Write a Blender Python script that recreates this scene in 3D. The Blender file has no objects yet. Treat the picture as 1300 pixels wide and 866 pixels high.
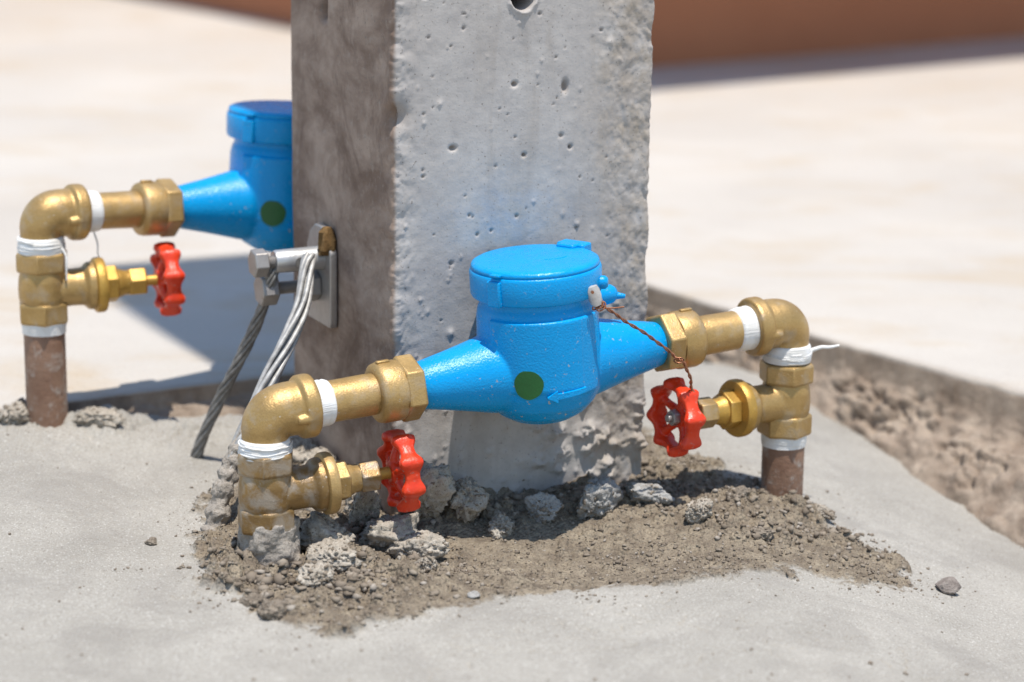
import bpy, math, random
import numpy as np
from mathutils import Matrix, Vector

R = math.radians
random.seed(7)
rng = np.random.default_rng(11)
scn = bpy.context.scene
col = scn.collection

# ------------------------------------------------------------------ camera
cam_d = bpy.data.cameras.new('camera'); cam = bpy.data.objects.new('camera', cam_d); col.objects.link(cam)
scn.camera = cam
CAM = Vector((0.0, 0.0, 0.46))
PITCH, ROLL = R(14.0), R(0.7)
fw = Vector((0, math.cos(PITCH), -math.sin(PITCH)))
rt0 = Vector((1, 0, 0)); up0 = rt0.cross(fw)
rt = rt0 * math.cos(ROLL) + up0 * math.sin(ROLL)
up = up0 * math.cos(ROLL) - rt0 * math.sin(ROLL)
cam.matrix_world = Matrix(((rt.x, up.x, -fw.x, CAM.x), (rt.y, up.y, -fw.y, CAM.y), (rt.z, up.z, -fw.z, CAM.z), (0, 0, 0, 1)))
cam_d.sensor_width = 36.0
cam_d.lens = 3090.0 / 1300.0 * 36.0
cam_d.clip_start = 0.05; cam_d.clip_end = 2000
cam_d.dof.use_dof = True
cam_d.dof.focus_distance = 1.425
cam_d.dof.aperture_fstop = 5.0
cam_d.dof.aperture_blades = 9

# ------------------------------------------------------------------ light
SUN_EL = 78.0
SUN_TRAVEL = Vector((-0.47, 0.883, 0)).normalized()          # where shadows point on the ground
world = bpy.data.worlds.new('World'); scn.world = world; world.use_nodes = True
wn = world.node_tree.nodes; wl = world.node_tree.links
bg = wn['Background']; sky = wn.new('ShaderNodeTexSky'); sky.sky_type = 'NISHITA'; sky.sun_disc = False
sky.sun_elevation = R(SUN_EL); sky.sun_rotation = math.atan2(-SUN_TRAVEL.x, -SUN_TRAVEL.y)
sky.air_density = 1.3; sky.dust_density = 0.4; sky.ozone_density = 1.0
wl.new(sky.outputs[0], bg.inputs[0]); bg.inputs[1].default_value = 0.135
sun_d = bpy.data.lights.new('sun', 'SUN'); sun_d.energy = 4.4; sun_d.angle = R(0.53); sun_d.color = (1.0, 0.945, 0.865)
sun = bpy.data.objects.new('sun', sun_d); col.objects.link(sun)
sdir = SUN_TRAVEL * math.cos(R(SUN_EL)) + Vector((0, 0, -math.sin(R(SUN_EL))))
sun.rotation_euler = sdir.to_track_quat('-Z', 'Y').to_euler()
sun.location = (0.5, 0.3, 3)
scn.view_settings.view_transform = 'Standard'; scn.view_settings.look = 'None'
scn.view_settings.gamma = 1.0; scn.view_settings.use_curve_mapping = False
scn.view_settings.exposure = 0.25
scn.render.engine = 'CYCLES'
scn.cycles.max_bounces = 6; scn.cycles.diffuse_bounces = 3; scn.cycles.glossy_bounces = 3; scn.cycles.transmission_bounces = 2
scn.cycles.caustics_reflective = False; scn.cycles.caustics_refractive = False

# ------------------------------------------------------------------ noise
def _hash(*c):
    h = np.zeros(c[0].shape, dtype=np.uint64)
    for k, v in enumerate(c):
        h ^= (v.astype(np.int64) + 100003).astype(np.uint64) * np.uint64((73856093, 19349663, 83492791)[k])
    h = (h ^ (h >> np.uint64(13))) * np.uint64(1274126177)
    h = (h ^ (h >> np.uint64(16))) * np.uint64(2246822519)
    h ^= h >> np.uint64(15)
    return (h & np.uint64(0xFFFFFF)).astype(np.float64) / 0xFFFFFF
def vnoise(*p):
    p = [np.asarray(a, dtype=np.float64) for a in p]
    i = [np.floor(a) for a in p]; f = [a - b for a, b in zip(p, i)]
    w = [a * a * a * (a * (a * 6 - 15) + 10) for a in f]
    out = 0
    n = len(p)
    for k in range(2 ** n):
        wt = 1; cc = []
        for d in range(n):
            bit = (k >> d) & 1
            wt = wt * (w[d] if bit else 1 - w[d]); cc.append(i[d] + bit)
        out = out + wt * _hash(*cc)
    return out * 2 - 1
def fbm(*p, octaves=4, gain=0.5, lac=2.03):
    a = 1.0; s = 0; t = 0; p = [np.asarray(q, dtype=np.float64) for q in p]
    for o in range(octaves):
        s = s + a * vnoise(*p); t += a; a *= gain; p = [q * lac + 17.3 for q in p]
    return s / t
def worley(x, y, seed=0):
    x = np.asarray(x, float); y = np.asarray(y, float)
    ix = np.floor(x); iy = np.floor(y); best = np.full(x.shape, 9.0)
    for dx in (-1, 0, 1):
        for dy in (-1, 0, 1):
            cx = ix + dx; cy = iy + dy
            px = cx + _hash(cx + seed, cy); py = cy + _hash(cx, cy + seed + 57)
            best = np.minimum(best, (px - x) ** 2 + (py - y) ** 2)
    return np.sqrt(best)
def worley3(p, seed):
    i = np.floor(p); best = np.full(len(p), 9.0)
    for dx in (-1, 0, 1):
        for dy in (-1, 0, 1):
            for dz in (-1, 0, 1):
                c = i + np.array([dx, dy, dz])
                j = np.stack([_hash(c[:, 0] + seed, c[:, 1], c[:, 2]), _hash(c[:, 0], c[:, 1] + seed + 31, c[:, 2]), _hash(c[:, 0], c[:, 1], c[:, 2] + seed + 77)], -1)
                best = np.minimum(best, ((c + j - p) ** 2).sum(1))
    return np.sqrt(best)
def sstep(a, b, x):
    t = np.clip((np.asarray(x, float) - a) / (b - a), 0, 1); return t * t * (3 - 2 * t)

# ------------------------------------------------------------------ materials
class NT:
    def __init__(s, name):
        s.m = bpy.data.materials.new(name); s.m.use_nodes = True
        s.t = s.m.node_tree; s.b = s.t.nodes['Principled BSDF']
    def n(s, typ, **kw):
        q = s.t.nodes.new(typ)
        for k, v in kw.items(): setattr(q, k, v)
        return q
    def l(s, a, b): s.t.links.new(a, b)
    def coord(s, scale=None, kind='Object'):
        c = s.n('ShaderNodeTexCoord')
        if scale is None: return c.outputs[kind]
        m = s.n('ShaderNodeMapping'); m.inputs['Scale'].default_value = scale; s.l(c.outputs[kind], m.inputs[0]); return m.outputs[0]
    def noise(s, vec, scale, detail=4, rough=0.55, dist=0.0):
        q = s.n('ShaderNodeTexNoise'); q.inputs['Scale'].default_value = scale; q.inputs['Detail'].default_value = detail
        q.inputs['Roughness'].default_value = rough; q.inputs['Distortion'].default_value = dist
        s.l(vec, q.inputs['Vector']); return q.outputs[0]
    def voro(s, vec, scale, feature='F1', out=0):
        q = s.n('ShaderNodeTexVoronoi'); q.feature = feature; q.inputs['Scale'].default_value = scale; s.l(vec, q.inputs['Vector']); return q.outputs[out]
    def ramp(s, fac, stops):
        q = s.n('ShaderNodeValToRGB'); e = q.color_ramp.elements
        while len(e) < len(stops): e.new(0.5)
        for k, (p, c) in enumerate(stops):
            e[k].position = p; e[k].color = (c, c, c, 1) if not isinstance(c, tuple) else (*c, 1)
        s.l(fac, q.inputs[0]); return q.outputs[0]
    def mix(s, fac, a, b, blend='MIX'):
        q = s.n('ShaderNodeMix'); q.data_type = 'RGBA'; q.blend_type = blend
        for v, i in ((fac, 0), (a, 6), (b, 7)):
            if isinstance(v, (int, float)): q.inputs[i].default_value = v
            elif isinstance(v, tuple): q.inputs[i].default_value = (*v, 1)
            else: s.l(v, q.inputs[i])
        return q.outputs[2]
    def math(s, op, a, b=0.0):
        q = s.n('ShaderNodeMath'); q.operation = op
        for v, i in ((a, 0), (b, 1)):
            if isinstance(v, (int, float)): q.inputs[i].default_value = v
            else: s.l(v, q.inputs[i])
        return q.outputs[0]
    def attr(s, name):
        q = s.n('ShaderNodeAttribute'); q.attribute_name = name; return q.outputs['Fac']
    def bump(s, h, strength, dist, prev=None):
        q = s.n('ShaderNodeBump'); q.inputs['Strength'].default_value = strength; q.inputs['Distance'].default_value = dist
        s.l(h, q.inputs['Height'])
        if prev is not None: s.l(prev, q.inputs['Normal'])
        return q.outputs[0]
    def set(s, **kw):
        for k, v in kw.items():
            i = s.b.inputs[k.replace('_', ' ')]
            if isinstance(v, (int, float)): i.default_value = v
            elif isinstance(v, tuple): i.default_value = (*v, 1)
            else: s.l(v, i)
        return s.m

def mat_blue():
    t = NT('blue_enamel'); c = t.coord()
    base = t.mix(t.noise(c, 60, 2), (0.0, 0.275, 0.63), (0.0, 0.32, 0.72))
    dust = t.ramp(t.noise(c, 210, 5, 0.7), [(0.62, 0.0), (0.78, 1.0)])
    z = t.n('ShaderNodeSeparateXYZ'); t.l(c, z.inputs[0])
    splat = t.ramp(t.noise(c, 330, 3, 0.6), [(0.66, 0.0), (0.70, 1.0)])
    low = t.ramp(t.math('MULTIPLY', z.outputs[2], 10), [(0.04, 1.0), (0.95, 0.12)])
    m = t.mix(t.math('MULTIPLY', splat, low), base, (0.42, 0.39, 0.33))
    m = t.mix(t.math('MULTIPLY', dust, 0.16), m, (0.32, 0.42, 0.47))
    nb = t.bump(t.noise(c, 760, 2, 0.6), 0.42, 0.0008)
    return t.set(Base_Color=m, Roughness=t.ramp(t.noise(c, 120, 3), [(0.3, 0.22), (0.75, 0.40)]), Normal=nb, Specular_IOR_Level=0.28)
def mat_brass(name='cast_brass', dirty=0.15, tint=(0.55, 0.37, 0.155), dark=(0.42, 0.27, 0.10)):
    t = NT(name); c = t.coord()
    n1 = t.noise(c, 45, 5, 0.6)
    base = t.mix(t.ramp(n1, [(0.35, 0.0), (0.7, 1.0)]), dark, tint)
    fine = t.noise(c, 1100, 2, 0.6)
    base = t.mix(t.ramp(fine, [(0.35, 0.25), (0.6, 0.0)]), base, (0.22, 0.13, 0.05))
    d = t.ramp(t.noise(c, 75, 6, 0.65, 0.4), [(0.60 - dirty * 0.55, 0.0), (0.72 - dirty * 0.4, 1.0)])
    dm = t.math('MULTIPLY', d, min(1.0, dirty * 2.2))
    base = t.mix(dm, base, (0.40, 0.37, 0.33))
    spk = t.ramp(t.noise(c, 420, 2, 0.5), [(0.72, 0.0), (0.76, 0.8)])
    base = t.mix(spk, base, (0.55, 0.51, 0.44))
    met = t.math('SUBTRACT', 0.50, t.math('MAXIMUM', t.math('MULTIPLY', dm, 0.5), t.math('MULTIPLY', spk, 0.5)))
    nb = t.bump(fine, 0.4, 0.0006, t.bump(n1, 0.3, 0.002))
    return t.set(Base_Color=base, Metallic=met, Roughness=t.ramp(n1, [(0.3, 0.36), (0.7, 0.5)]), Normal=nb)
def mat_red():
    t = NT('red_enamel'); c = t.coord()
    n = t.noise(c, 130, 4)
    base = t.mix(n, (0.60, 0.020, 0.006), (0.80, 0.065, 0.010))
    chip = t.ramp(t.noise(c, 300, 5, 0.7), [(0.60, 0.0), (0.66, 1.0)])
    base = t.mix(t.math('MULTIPLY', chip, 0.55), base, (0.40, 0.33, 0.28))
    return t.set(Base_Color=base, Roughness=t.ramp(n, [(0.3, 0.30), (0.7, 0.52)]), Normal=t.bump(t.noise(c, 420, 3), 0.4, 0.001))
def mat_tape():
    t = NT('thread_tape'); c = t.coord()
    w = t.noise(t.coord((60, 60, 900)), 1.0, 3)
    base = t.mix(t.ramp(t.noise(c, 90, 4), [(0.45, 0.0), (0.8, 1.0)]), (0.80, 0.80, 0.79), (0.62, 0.59, 0.54))
    return t.set(Base_Color=base, Roughness=0.5, Normal=t.bump(w, 0.5, 0.0012), Subsurface_Weight=0.0)
def mat_riser():
    t = NT('rusty_galvanised_pipe'); c = t.coord()
    n = t.noise(c, 38, 6, 0.65)
    base = t.mix(t.ramp(n, [(0.35, 0.0), (0.65, 1.0)]), (0.20, 0.105, 0.065), (0.30, 0.185, 0.125))
    cem = t.ramp(t.noise(t.coord((1, 1, 0.7)), 55, 6, 0.7, 0.5), [(0.52, 0.0), (0.62, 1.0)])
    base = t.mix(t.math('MULTIPLY', cem, 0.75), base, (0.44, 0.40, 0.36))
    dk = t.ramp(t.noise(c, 85, 3), [(0.70, 0.0), (0.76, 1.0)])
    base = t.mix(t.math('MULTIPLY', dk, 0.7), base, (0.06, 0.04, 0.035))
    return t.set(Base_Color=base, Roughness=0.62, Metallic=0.1, Normal=t.bump(t.noise(c, 260, 5, 0.7), 0.5, 0.0015))
def mat_steel(name='galvanised_steel', a=(0.42, 0.42, 0.42), b=(0.60, 0.60, 0.60), rust=0.12, rough=0.42):
    t = NT(name); c = t.coord()
    n = t.noise(c, 150, 4)
    base = t.mix(n, a, b)
    r = t.ramp(t.noise(c, 110, 5, 0.7), [(0.62, 0.0), (0.75, 1.0)])
    base = t.mix(t.math('MULTIPLY', r, rust * 4), base, (0.25, 0.17, 0.11))
    return t.set(Base_Color=base, Metallic=0.65, Roughness=rough, Normal=t.bump(t.noise(c, 500, 3), 0.25, 0.0006))
def mat_plain(name, colr, rough=0.5, metal=0.0, var=0.15, scale=200):
    t = NT(name); c = t.coord()
    lo = tuple(v * (1 - var) for v in colr); hi = tuple(min(1, v * (1 + var)) for v in colr)
    return t.set(Base_Color=t.mix(t.noise(c, scale, 4), lo, hi), Roughness=rough, Metallic=metal, Normal=t.bump(t.noise(c, scale * 2.5, 3), 0.25, 0.0006))
def mat_pole():
    t = NT('weathered_pole_concrete'); c = t.coord()
    side = t.attr('side'); pit = t.attr('pit'); scrape = t.attr('scrape'); blue = t.attr('bluepaint')
    n = t.noise(c, 26, 6, 0.6); v = t.noise(t.coord((14, 14, 26)), 1.0, 5, 0.68, 0.3)
    front = t.mix(t.ramp(n, [(0.3, 0.0), (0.7, 1.0)]), (0.41, 0.38, 0.36), (0.51, 0.48, 0.455))
    front = t.mix(t.math('MULTIPLY', scrape, t.ramp(t.noise(c, 60, 5, 0.65), [(0.38, 0.0), (0.62, 0.85)])), front, (0.36, 0.30, 0.235))
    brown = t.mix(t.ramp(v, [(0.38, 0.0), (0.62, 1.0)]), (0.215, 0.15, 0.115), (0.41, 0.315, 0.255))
    front = t.mix(t.ramp(t.noise(c, 95, 5, 0.7), [(0.45, 0.0), (0.75, 0.55)]), front, (0.33, 0.305, 0.295))
    st = t.ramp(t.noise(t.coord((55, 55, 7)), 1.0, 4, 0.6, 0.5), [(0.52, 0.0), (0.72, 0.5)])
    front = t.mix(st, front, (0.335, 0.295, 0.26))
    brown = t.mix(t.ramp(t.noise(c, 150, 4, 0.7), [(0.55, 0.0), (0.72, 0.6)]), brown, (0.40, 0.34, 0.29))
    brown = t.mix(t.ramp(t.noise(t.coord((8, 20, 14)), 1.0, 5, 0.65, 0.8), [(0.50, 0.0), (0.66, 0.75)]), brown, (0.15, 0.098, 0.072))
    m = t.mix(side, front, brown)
    m = t.mix(t.math('MULTIPLY', blue, t.ramp(t.noise(c, 70, 5, 0.7), [(0.42, 0.0), (0.75, 0.35)])), m, (0.16, 0.36, 0.62))
    sp = t.ramp(t.noise(c, 480, 3, 0.6), [(0.30, 0.8), (0.38, 0.0)])
    m = t.mix(sp, m, (0.20, 0.175, 0.155))
    m = t.mix(pit, m, (0.17, 0.12, 0.085))
    fine = t.noise(c, 700, 4, 0.65)
    return t.set(Base_Color=m, Roughness=0.88, Normal=t.bump(fine, 0.3, 0.0006, t.bump(t.noise(c, 170, 3), 0.2, 0.001)), Specular_IOR_Level=0.25)
def mat_mortar():
    t = NT('trowelled_mortar'); c = t.coord()
    rub = t.attr('rubble')
    n = t.noise(c, 11, 6, 0.6, 0.3)
    smooth = t.mix(t.ramp(n, [(0.3, 0.0), (0.7, 1.0)]), (0.305, 0.285, 0.25), (0.39, 0.366, 0.325))
    g = t.noise(c, 620, 4, 0.7)
    smooth = t.mix(t.ramp(g, [(0.35, 0.6), (0.46, 0.0)]), smooth, (0.165, 0.145, 0.12))
    smooth = t.mix(t.ramp(t.noise(c, 900, 2, 0.6), [(0.58, 0.0), (0.68, 0.7)]), smooth, (0.64, 0.62, 0.58))
    r1 = t.mix(t.ramp(t.noise(c, 75, 6, 0.7), [(0.3, 0.0), (0.7, 1.0)]), (0.13, 0.10, 0.072), (0.35, 0.29, 0.21))
    r1 = t.mix(t.ramp(g, [(0.36, 0.6), (0.5, 0.0)]), r1, (0.11, 0.085, 0.065))
    damp = t.ramp(t.noise(c, 14, 6, 0.68, 0.6), [(0.46, 0.0), (0.64, 1.0)])
    m = t.mix(t.math('MULTIPLY', damp, 0.42), smooth, (0.235, 0.215, 0.19))
    m = t.mix(rub, m, r1)
    nb = t.bump(g, 0.55, 0.0016, t.bump(t.noise(c, 150, 5, 0.6), 0.3, 0.003))
    vr = t.math('MULTIPLY', rub, t.math('SUBTRACT', 1.0, t.voro(c, 420)))
    nb = t.bump(vr, 0.8, 0.0022, nb)
    return t.set(Base_Color=m, Roughness=t.math('SUBTRACT', 0.85, t.math('MULTIPLY', damp, 0.2)), Normal=nb, Specular_IOR_Level=0.35)
def mat_rubble(name, lo, hi, dark):
    t = NT(name); c = t.coord()
    n = t.noise(c, 130, 6, 0.7); g = t.noise(c, 800, 3, 0.7)
    m = t.mix(t.ramp(n, [(0.3, 0.0), (0.7, 1.0)]), lo, hi)
    m = t.mix(t.ramp(g, [(0.34, 0.6), (0.48, 0.0)]), m, dark)
    return t.set(Base_Color=m, Roughness=0.92, Normal=t.bump(g, 0.6, 0.0016, t.bump(n, 0.5, 0.003)), Specular_IOR_Level=0.2)
def mat_slab():
    t = NT('pale_concrete_slab'); c = t.coord()
    edge = t.attr('rough_edge')
    n = t.noise(c, 3.2, 7, 0.62, 0.4); n2 = t.noise(t.coord((1.0, 2.2, 1)), 6.0, 5, 0.65, 0.8)
    top = t.mix(t.ramp(n, [(0.3, 0.0), (0.7, 1.0)]), (0.465, 0.427, 0.382), (0.55, 0.512, 0.462))
    top = t.mix(t.ramp(n2, [(0.50, 0.0), (0.70, 0.75)]), top, (0.47, 0.38, 0.275))
    top = t.mix(t.ramp(t.noise(c, 9, 5, 0.7), [(0.62, 0.0), (0.74, 0.6)]), top, (0.40, 0.36, 0.32))
    e = t.mix(t.ramp(t.noise(c, 40, 6, 0.7), [(0.3, 0.0), (0.7, 1.0)]), (0.185, 0.135, 0.098), (0.41, 0.335, 0.265))
    m = t.mix(edge, top, e)
    g = t.noise(c, 500, 4, 0.7)
    m = t.mix(t.ramp(g, [(0.34, 0.35), (0.46, 0.0)]), m, (0.22, 0.18, 0.15))
    return t.set(Base_Color=m, Roughness=0.9, Normal=t.bump(g, 0.5, 0.0018, t.bump(t.noise(c, 90, 5), 0.3, 0.004)), Specular_IOR_Level=0.25)
def mat_cable(name, a, b):
    t = NT(name); c = t.coord()
    n = t.noise(c, 160, 5, 0.65)
    return t.set(Base_Color=t.mix(t.ramp(n, [(0.35, 0.0), (0.65, 1.0)]), a, b), Metallic=0.35, Roughness=0.55, Normal=t.bump(n, 0.3, 0.0008))
def mat_wall():
    t = NT('terracotta_wall_paint'); c = t.coord()
    n = t.noise(c, 6, 6, 0.6)
    return t.set(Base_Color=t.mix(n, (0.36, 0.125, 0.055), (0.48, 0.19, 0.09)), Roughness=0.8, Normal=t.bump(t.noise(c, 120, 4), 0.3, 0.003))

def mat_grit():
    t = NT('mortar_grit'); c = t.coord()
    m = t.ramp(t.attr('tone'), [(0.0, (0.12, 0.095, 0.07)), (0.4, (0.215, 0.175, 0.135)), (0.8, (0.32, 0.275, 0.22)), (1.0, (0.48, 0.44, 0.39))])
    return t.set(Base_Color=t.mix(t.noise(c, 900, 2), m, (0.22, 0.18, 0.14)), Roughness=0.9, Specular_IOR_Level=0.2)
M = dict(grit=mat_grit(), blue=mat_blue(), brass=mat_brass(), brass2=mat_brass('cement_stained_brass', 0.27, (0.39, 0.245, 0.09), (0.23, 0.14, 0.055)),
         brass3=mat_brass('yellow_machined_brass', 0.05, (0.62, 0.37, 0.075), (0.48, 0.28, 0.06)),
         red=mat_red(), tape=mat_tape(), riser=mat_riser(), steel=mat_steel(), pole=mat_pole(), mortar=mat_mortar(), slab=mat_slab(),
         bolt=mat_steel('weathered_bolt', (0.30, 0.28, 0.27), (0.46, 0.44, 0.42), 0.2, 0.5),
         green=mat_plain('green_dot_paint', (0.008, 0.10, 0.018), 0.45), lead=mat_plain('lead_seal', (0.52, 0.50, 0.48), 0.5, 0.3, 0.3),
         copper=mat_plain('copper_wire', (0.33, 0.14, 0.075), 0.42, 0.6, 0.3),
         clod=mat_rubble('dry_mortar_clod', (0.32, 0.275, 0.22), (0.54, 0.49, 0.42), (0.14, 0.115, 0.09)),
         clodg=mat_rubble('grey_mortar_clod', (0.28, 0.265, 0.245), (0.46, 0.45, 0.43), (0.15, 0.14, 0.125)),
         crumb=mat_rubble('mortar_crumb', (0.16, 0.13, 0.10), (0.34, 0.29, 0.235), (0.10, 0.08, 0.06)),
         cable_dark=mat_cable('weathered_steel_strand', (0.15, 0.142, 0.135), (0.30, 0.29, 0.275)),
         cable_light=mat_cable('bright_steel_strand', (0.30, 0.29, 0.275), (0.52, 0.51, 0.49)),
         cable_mud=mat_rubble('mortar_coated_strand', (0.27, 0.235, 0.20), (0.45, 0.41, 0.36), (0.14, 0.115, 0.09)),
         wall=mat_wall(), stone=mat_rubble('river_stone', (0.20, 0.165, 0.145), (0.34, 0.30, 0.27), (0.14, 0.12, 0.10)),
         brown=mat_rubble('rust_foam', (0.13, 0.075, 0.03), (0.25, 0.15, 0.06), (0.08, 0.05, 0.03)))

# ------------------------------------------------------------------ mesh helpers (millimetres in, metres out)
class MB:
    def __init__(s): s.v = []; s.f = []
    def add(s, v, f, X=None):
        o = len(s.v)
        for p in v:
            p = Vector(p)
            s.v.append(tuple(X @ p) if X is not None else tuple(p))
        s.f += [tuple(i + o for i in q) for q in f]
        return s
    def lathe(s, prof, n=48, X=None, a0=0.0, wob=None):
        v = []; f = []; rows = []
        for k, (r, z) in enumerate(prof):
            if r <= 1e-6:
                rows.append([len(v)]); v.append((0, 0, z))
            else:
                rows.append(list(range(len(v), len(v) + n)))
                for i in range(n):
                    a = a0 + 2 * math.pi * i / n
                    q = r * (1 + (wob(a, z) if wob else 0))
                    v.append((q * math.cos(a), q * math.sin(a), z))
        for A, B in zip(rows, rows[1:]):
            for i in range(n):
                j = (i + 1) % n
                if len(A) == 1 and len(B) == 1: continue
                if len(A) == 1: f.append((A[0], B[j], B[i]))
                elif len(B) == 1: f.append((A[i], A[j], B[0]))
                else: f.append((A[i], A[j], B[j], B[i]))
        f = [tuple(reversed(q)) if False else q for q in f]
        return s.add(v, f, X)
    def hexa(s, r, z0, z1, X=None, ch=1.2, a0=0.0):
        return s.lathe([(0, z0), (r * 0.94, z0), (r, z0 + ch), (r, z1 - ch), (r * 0.94, z1), (0, z1)], 6, X, a0)
    def sweep(s, pts, rad, n=20, X=None, cap=True, shape=None):
        pts = [Vector(p) for p in pts]; N = len(pts)
        if not hasattr(rad, '__len__'): rad = [rad] * N
        T = [(pts[min(i + 1, N - 1)] - pts[max(i - 1, 0)]).normalized() for i in range(N)]
        a = Vector((0, 0, 1)) if abs(T[0].z) < 0.9 else Vector((0, 1, 0))
        nrm = (a - T[0] * a.dot(T[0])).normalized(); v = []; f = []
        for i in range(N):
            nrm = (nrm - T[i] * nrm.dot(T[i])).normalized(); b = T[i].cross(nrm)
            for k in range(n):
                q = 2 * math.pi * k / n
                v.append(pts[i] + (nrm * math.cos(q) + b * math.sin(q)) * rad[i])
        for i in range(N - 1):
            for k in range(n):
                j = (k + 1) % n
                f.append((i * n + k, i * n + j, (i + 1) * n + j, (i + 1) * n + k))
        if cap:
            f.append(tuple(reversed(range(n)))); f.append(tuple((N - 1) * n + k for k in range(n)))
        return s.add(v, f, X)
    def box(s, c, d, X=None):
        x, y, z = c; a, b, e = d[0] / 2, d[1] / 2, d[2] / 2
        v = [(x + i * a, y + j * b, z + k * e) for i in (-1, 1) for j in (-1, 1) for k in (-1, 1)]
        f = [(0, 1, 3, 2), (4, 6, 7, 5), (0, 4, 5, 1), (2, 3, 7, 6), (0, 2, 6, 4), (1, 5, 7, 3)]
        return s.add(v, f, X)
    def obj(s, name, mat, parent=None, sharp=32, bevel=0, remesh=0, smooth=0, mm=True, subd=0):
        import bmesh
        me = bpy.data.meshes.new(name)
        k = 0.001 if mm else 1.0
        me.from_pydata([(p[0] * k, p[1] * k, p[2] * k) for p in s.v], [], s.f)
        bm = bmesh.new(); bm.from_mesh(me); bmesh.ops.recalc_face_normals(bm, faces=bm.faces); bm.to_mesh(me); bm.free()
        me.materials.append(mat)
        me.shade_smooth()
        if not remesh: me.set_sharp_from_angle(angle=R(sharp))
        o = bpy.data.objects.new(name, me); col.objects.link(o)
        if parent is not None: o.parent = parent
        if bevel:
            b = o.modifiers.new('bevel', 'BEVEL'); b.width = bevel * 0.001; b.segments = 2; b.limit_method = 'ANGLE'; b.angle_limit = R(28)
        if remesh:
            r = o.modifiers.new('cast', 'REMESH'); r.mode = 'VOXEL'; r.voxel_size = remesh * 0.001; r.use_smooth_shade = True
            if smooth:
                q = o.modifiers.new('soften', 'SMOOTH'); q.factor = 0.5; q.iterations = smooth
        return o
def tag(o, label, cat, group=None, kind=None):
    if label: o['label'] = label
    if cat: o['category'] = cat
    if group: o['group'] = group
    if kind: o['kind'] = kind
    return o
def thing(name, label, cat, loc, rot=None, group=None):
    o = bpy.data.objects.new(name, None); o.empty_display_size = 0.02; col.objects.link(o)
    mw = (rot or Matrix.Identity(3)).to_4x4(); mw.translation = Vector(loc); o.matrix_world = mw
    return tag(o, label, cat, group)
def Rz(a): return Matrix.Rotation(a, 3, 'Z')
def Ry(a): return Matrix.Rotation(a, 3, 'Y')
def Rx(a): return Matrix.Rotation(a, 3, 'X')
AX = Matrix(((0, 0, 1, 0), (0, 1, 0, 0), (-1, 0, 0, 0), (0, 0, 0, 1)))        # turns a +z lathe along +x
def frame(yaw, tilt): return Rz(R(yaw)) @ Ry(-R(tilt))

YAW, TILT = 26.0, 3.5
ux = Vector((math.cos(R(YAW)), math.sin(R(YAW)), 0)); bx = Vector((-math.sin(R(YAW)), math.cos(R(YAW)), 0))
POLE0 = Vector((-0.0705, 1.408, 0)); PW, PD = 0.172, 0.170                     # front left corner, width, depth
def at(fu, fb, z): return POLE0 + ux * fu + bx * fb + Vector((0, 0, z))

# ------------------------------------------------------------------ ground
def seg_dist(x, y, a, b):
    ax, ay = a; bx_, by = b; dx, dy = bx_ - ax, by - ay
    t = np.clip(((x - ax) * dx + (y - ay) * dy) / (dx * dx + dy * dy), 0, 1)
    return np.hypot(x - ax - t * dx, y - ay - t * dy)
def poly_sd(x, y, P):
    d = np.full(x.shape, 9.0); ins = np.zeros(x.shape, bool)
    for i in range(len(P)):
        a = P[i]; b = P[(i + 1) % len(P)]
        d = np.minimum(d, seg_dist(x, y, a, b))
        c = ((a[1] > y) != (b[1] > y)) & (x < (b[0] - a[0]) * (y - a[1]) / (b[1] - a[1] + 1e-12) + a[0])
        ins ^= c
    return np.where(ins, -d, d)
RUB = [(-0.152, 1.235), (-0.102, 1.212), (-0.037, 1.248), (0.041, 1.276), (0.105, 1.316), (0.161, 1.342), (0.247, 1.366), (0.24, 1.408), (0.199, 1.462),
       (0.158, 1.502), (0.10, 1.53), (0.09, 1.60), (-0.16, 1.52), (-0.175, 1.46), (-0.185, 1.40), (-0.172, 1.32)]
def base_z(x, y):
    z = 0.014 * sstep(-0.16, -0.34, x) * sstep(1.15, 1.5, y)
    z = z - np.clip((x - 0.14) * 0.27, 0, 0.052)
    z = z - 0.013 * np.exp(-(((x - 0.03) / 0.13) ** 2 + ((y - 1.35) / 0.055) ** 2))
    return z
def rub_mask(x, y):
    sd = poly_sd(x, y, RUB)
    sd = sd + 0.022 * fbm(x * 20, y * 20 + 3, octaves=3) + 0.014 * fbm(x * 60, y * 60, octaves=4) + 0.008 * fbm(x * 190 + 5, y * 190, octaves=2)
    return sstep(0.004, -0.004, sd + 0.006 * fbm(x * 420, y * 420, octaves=2))
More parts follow.
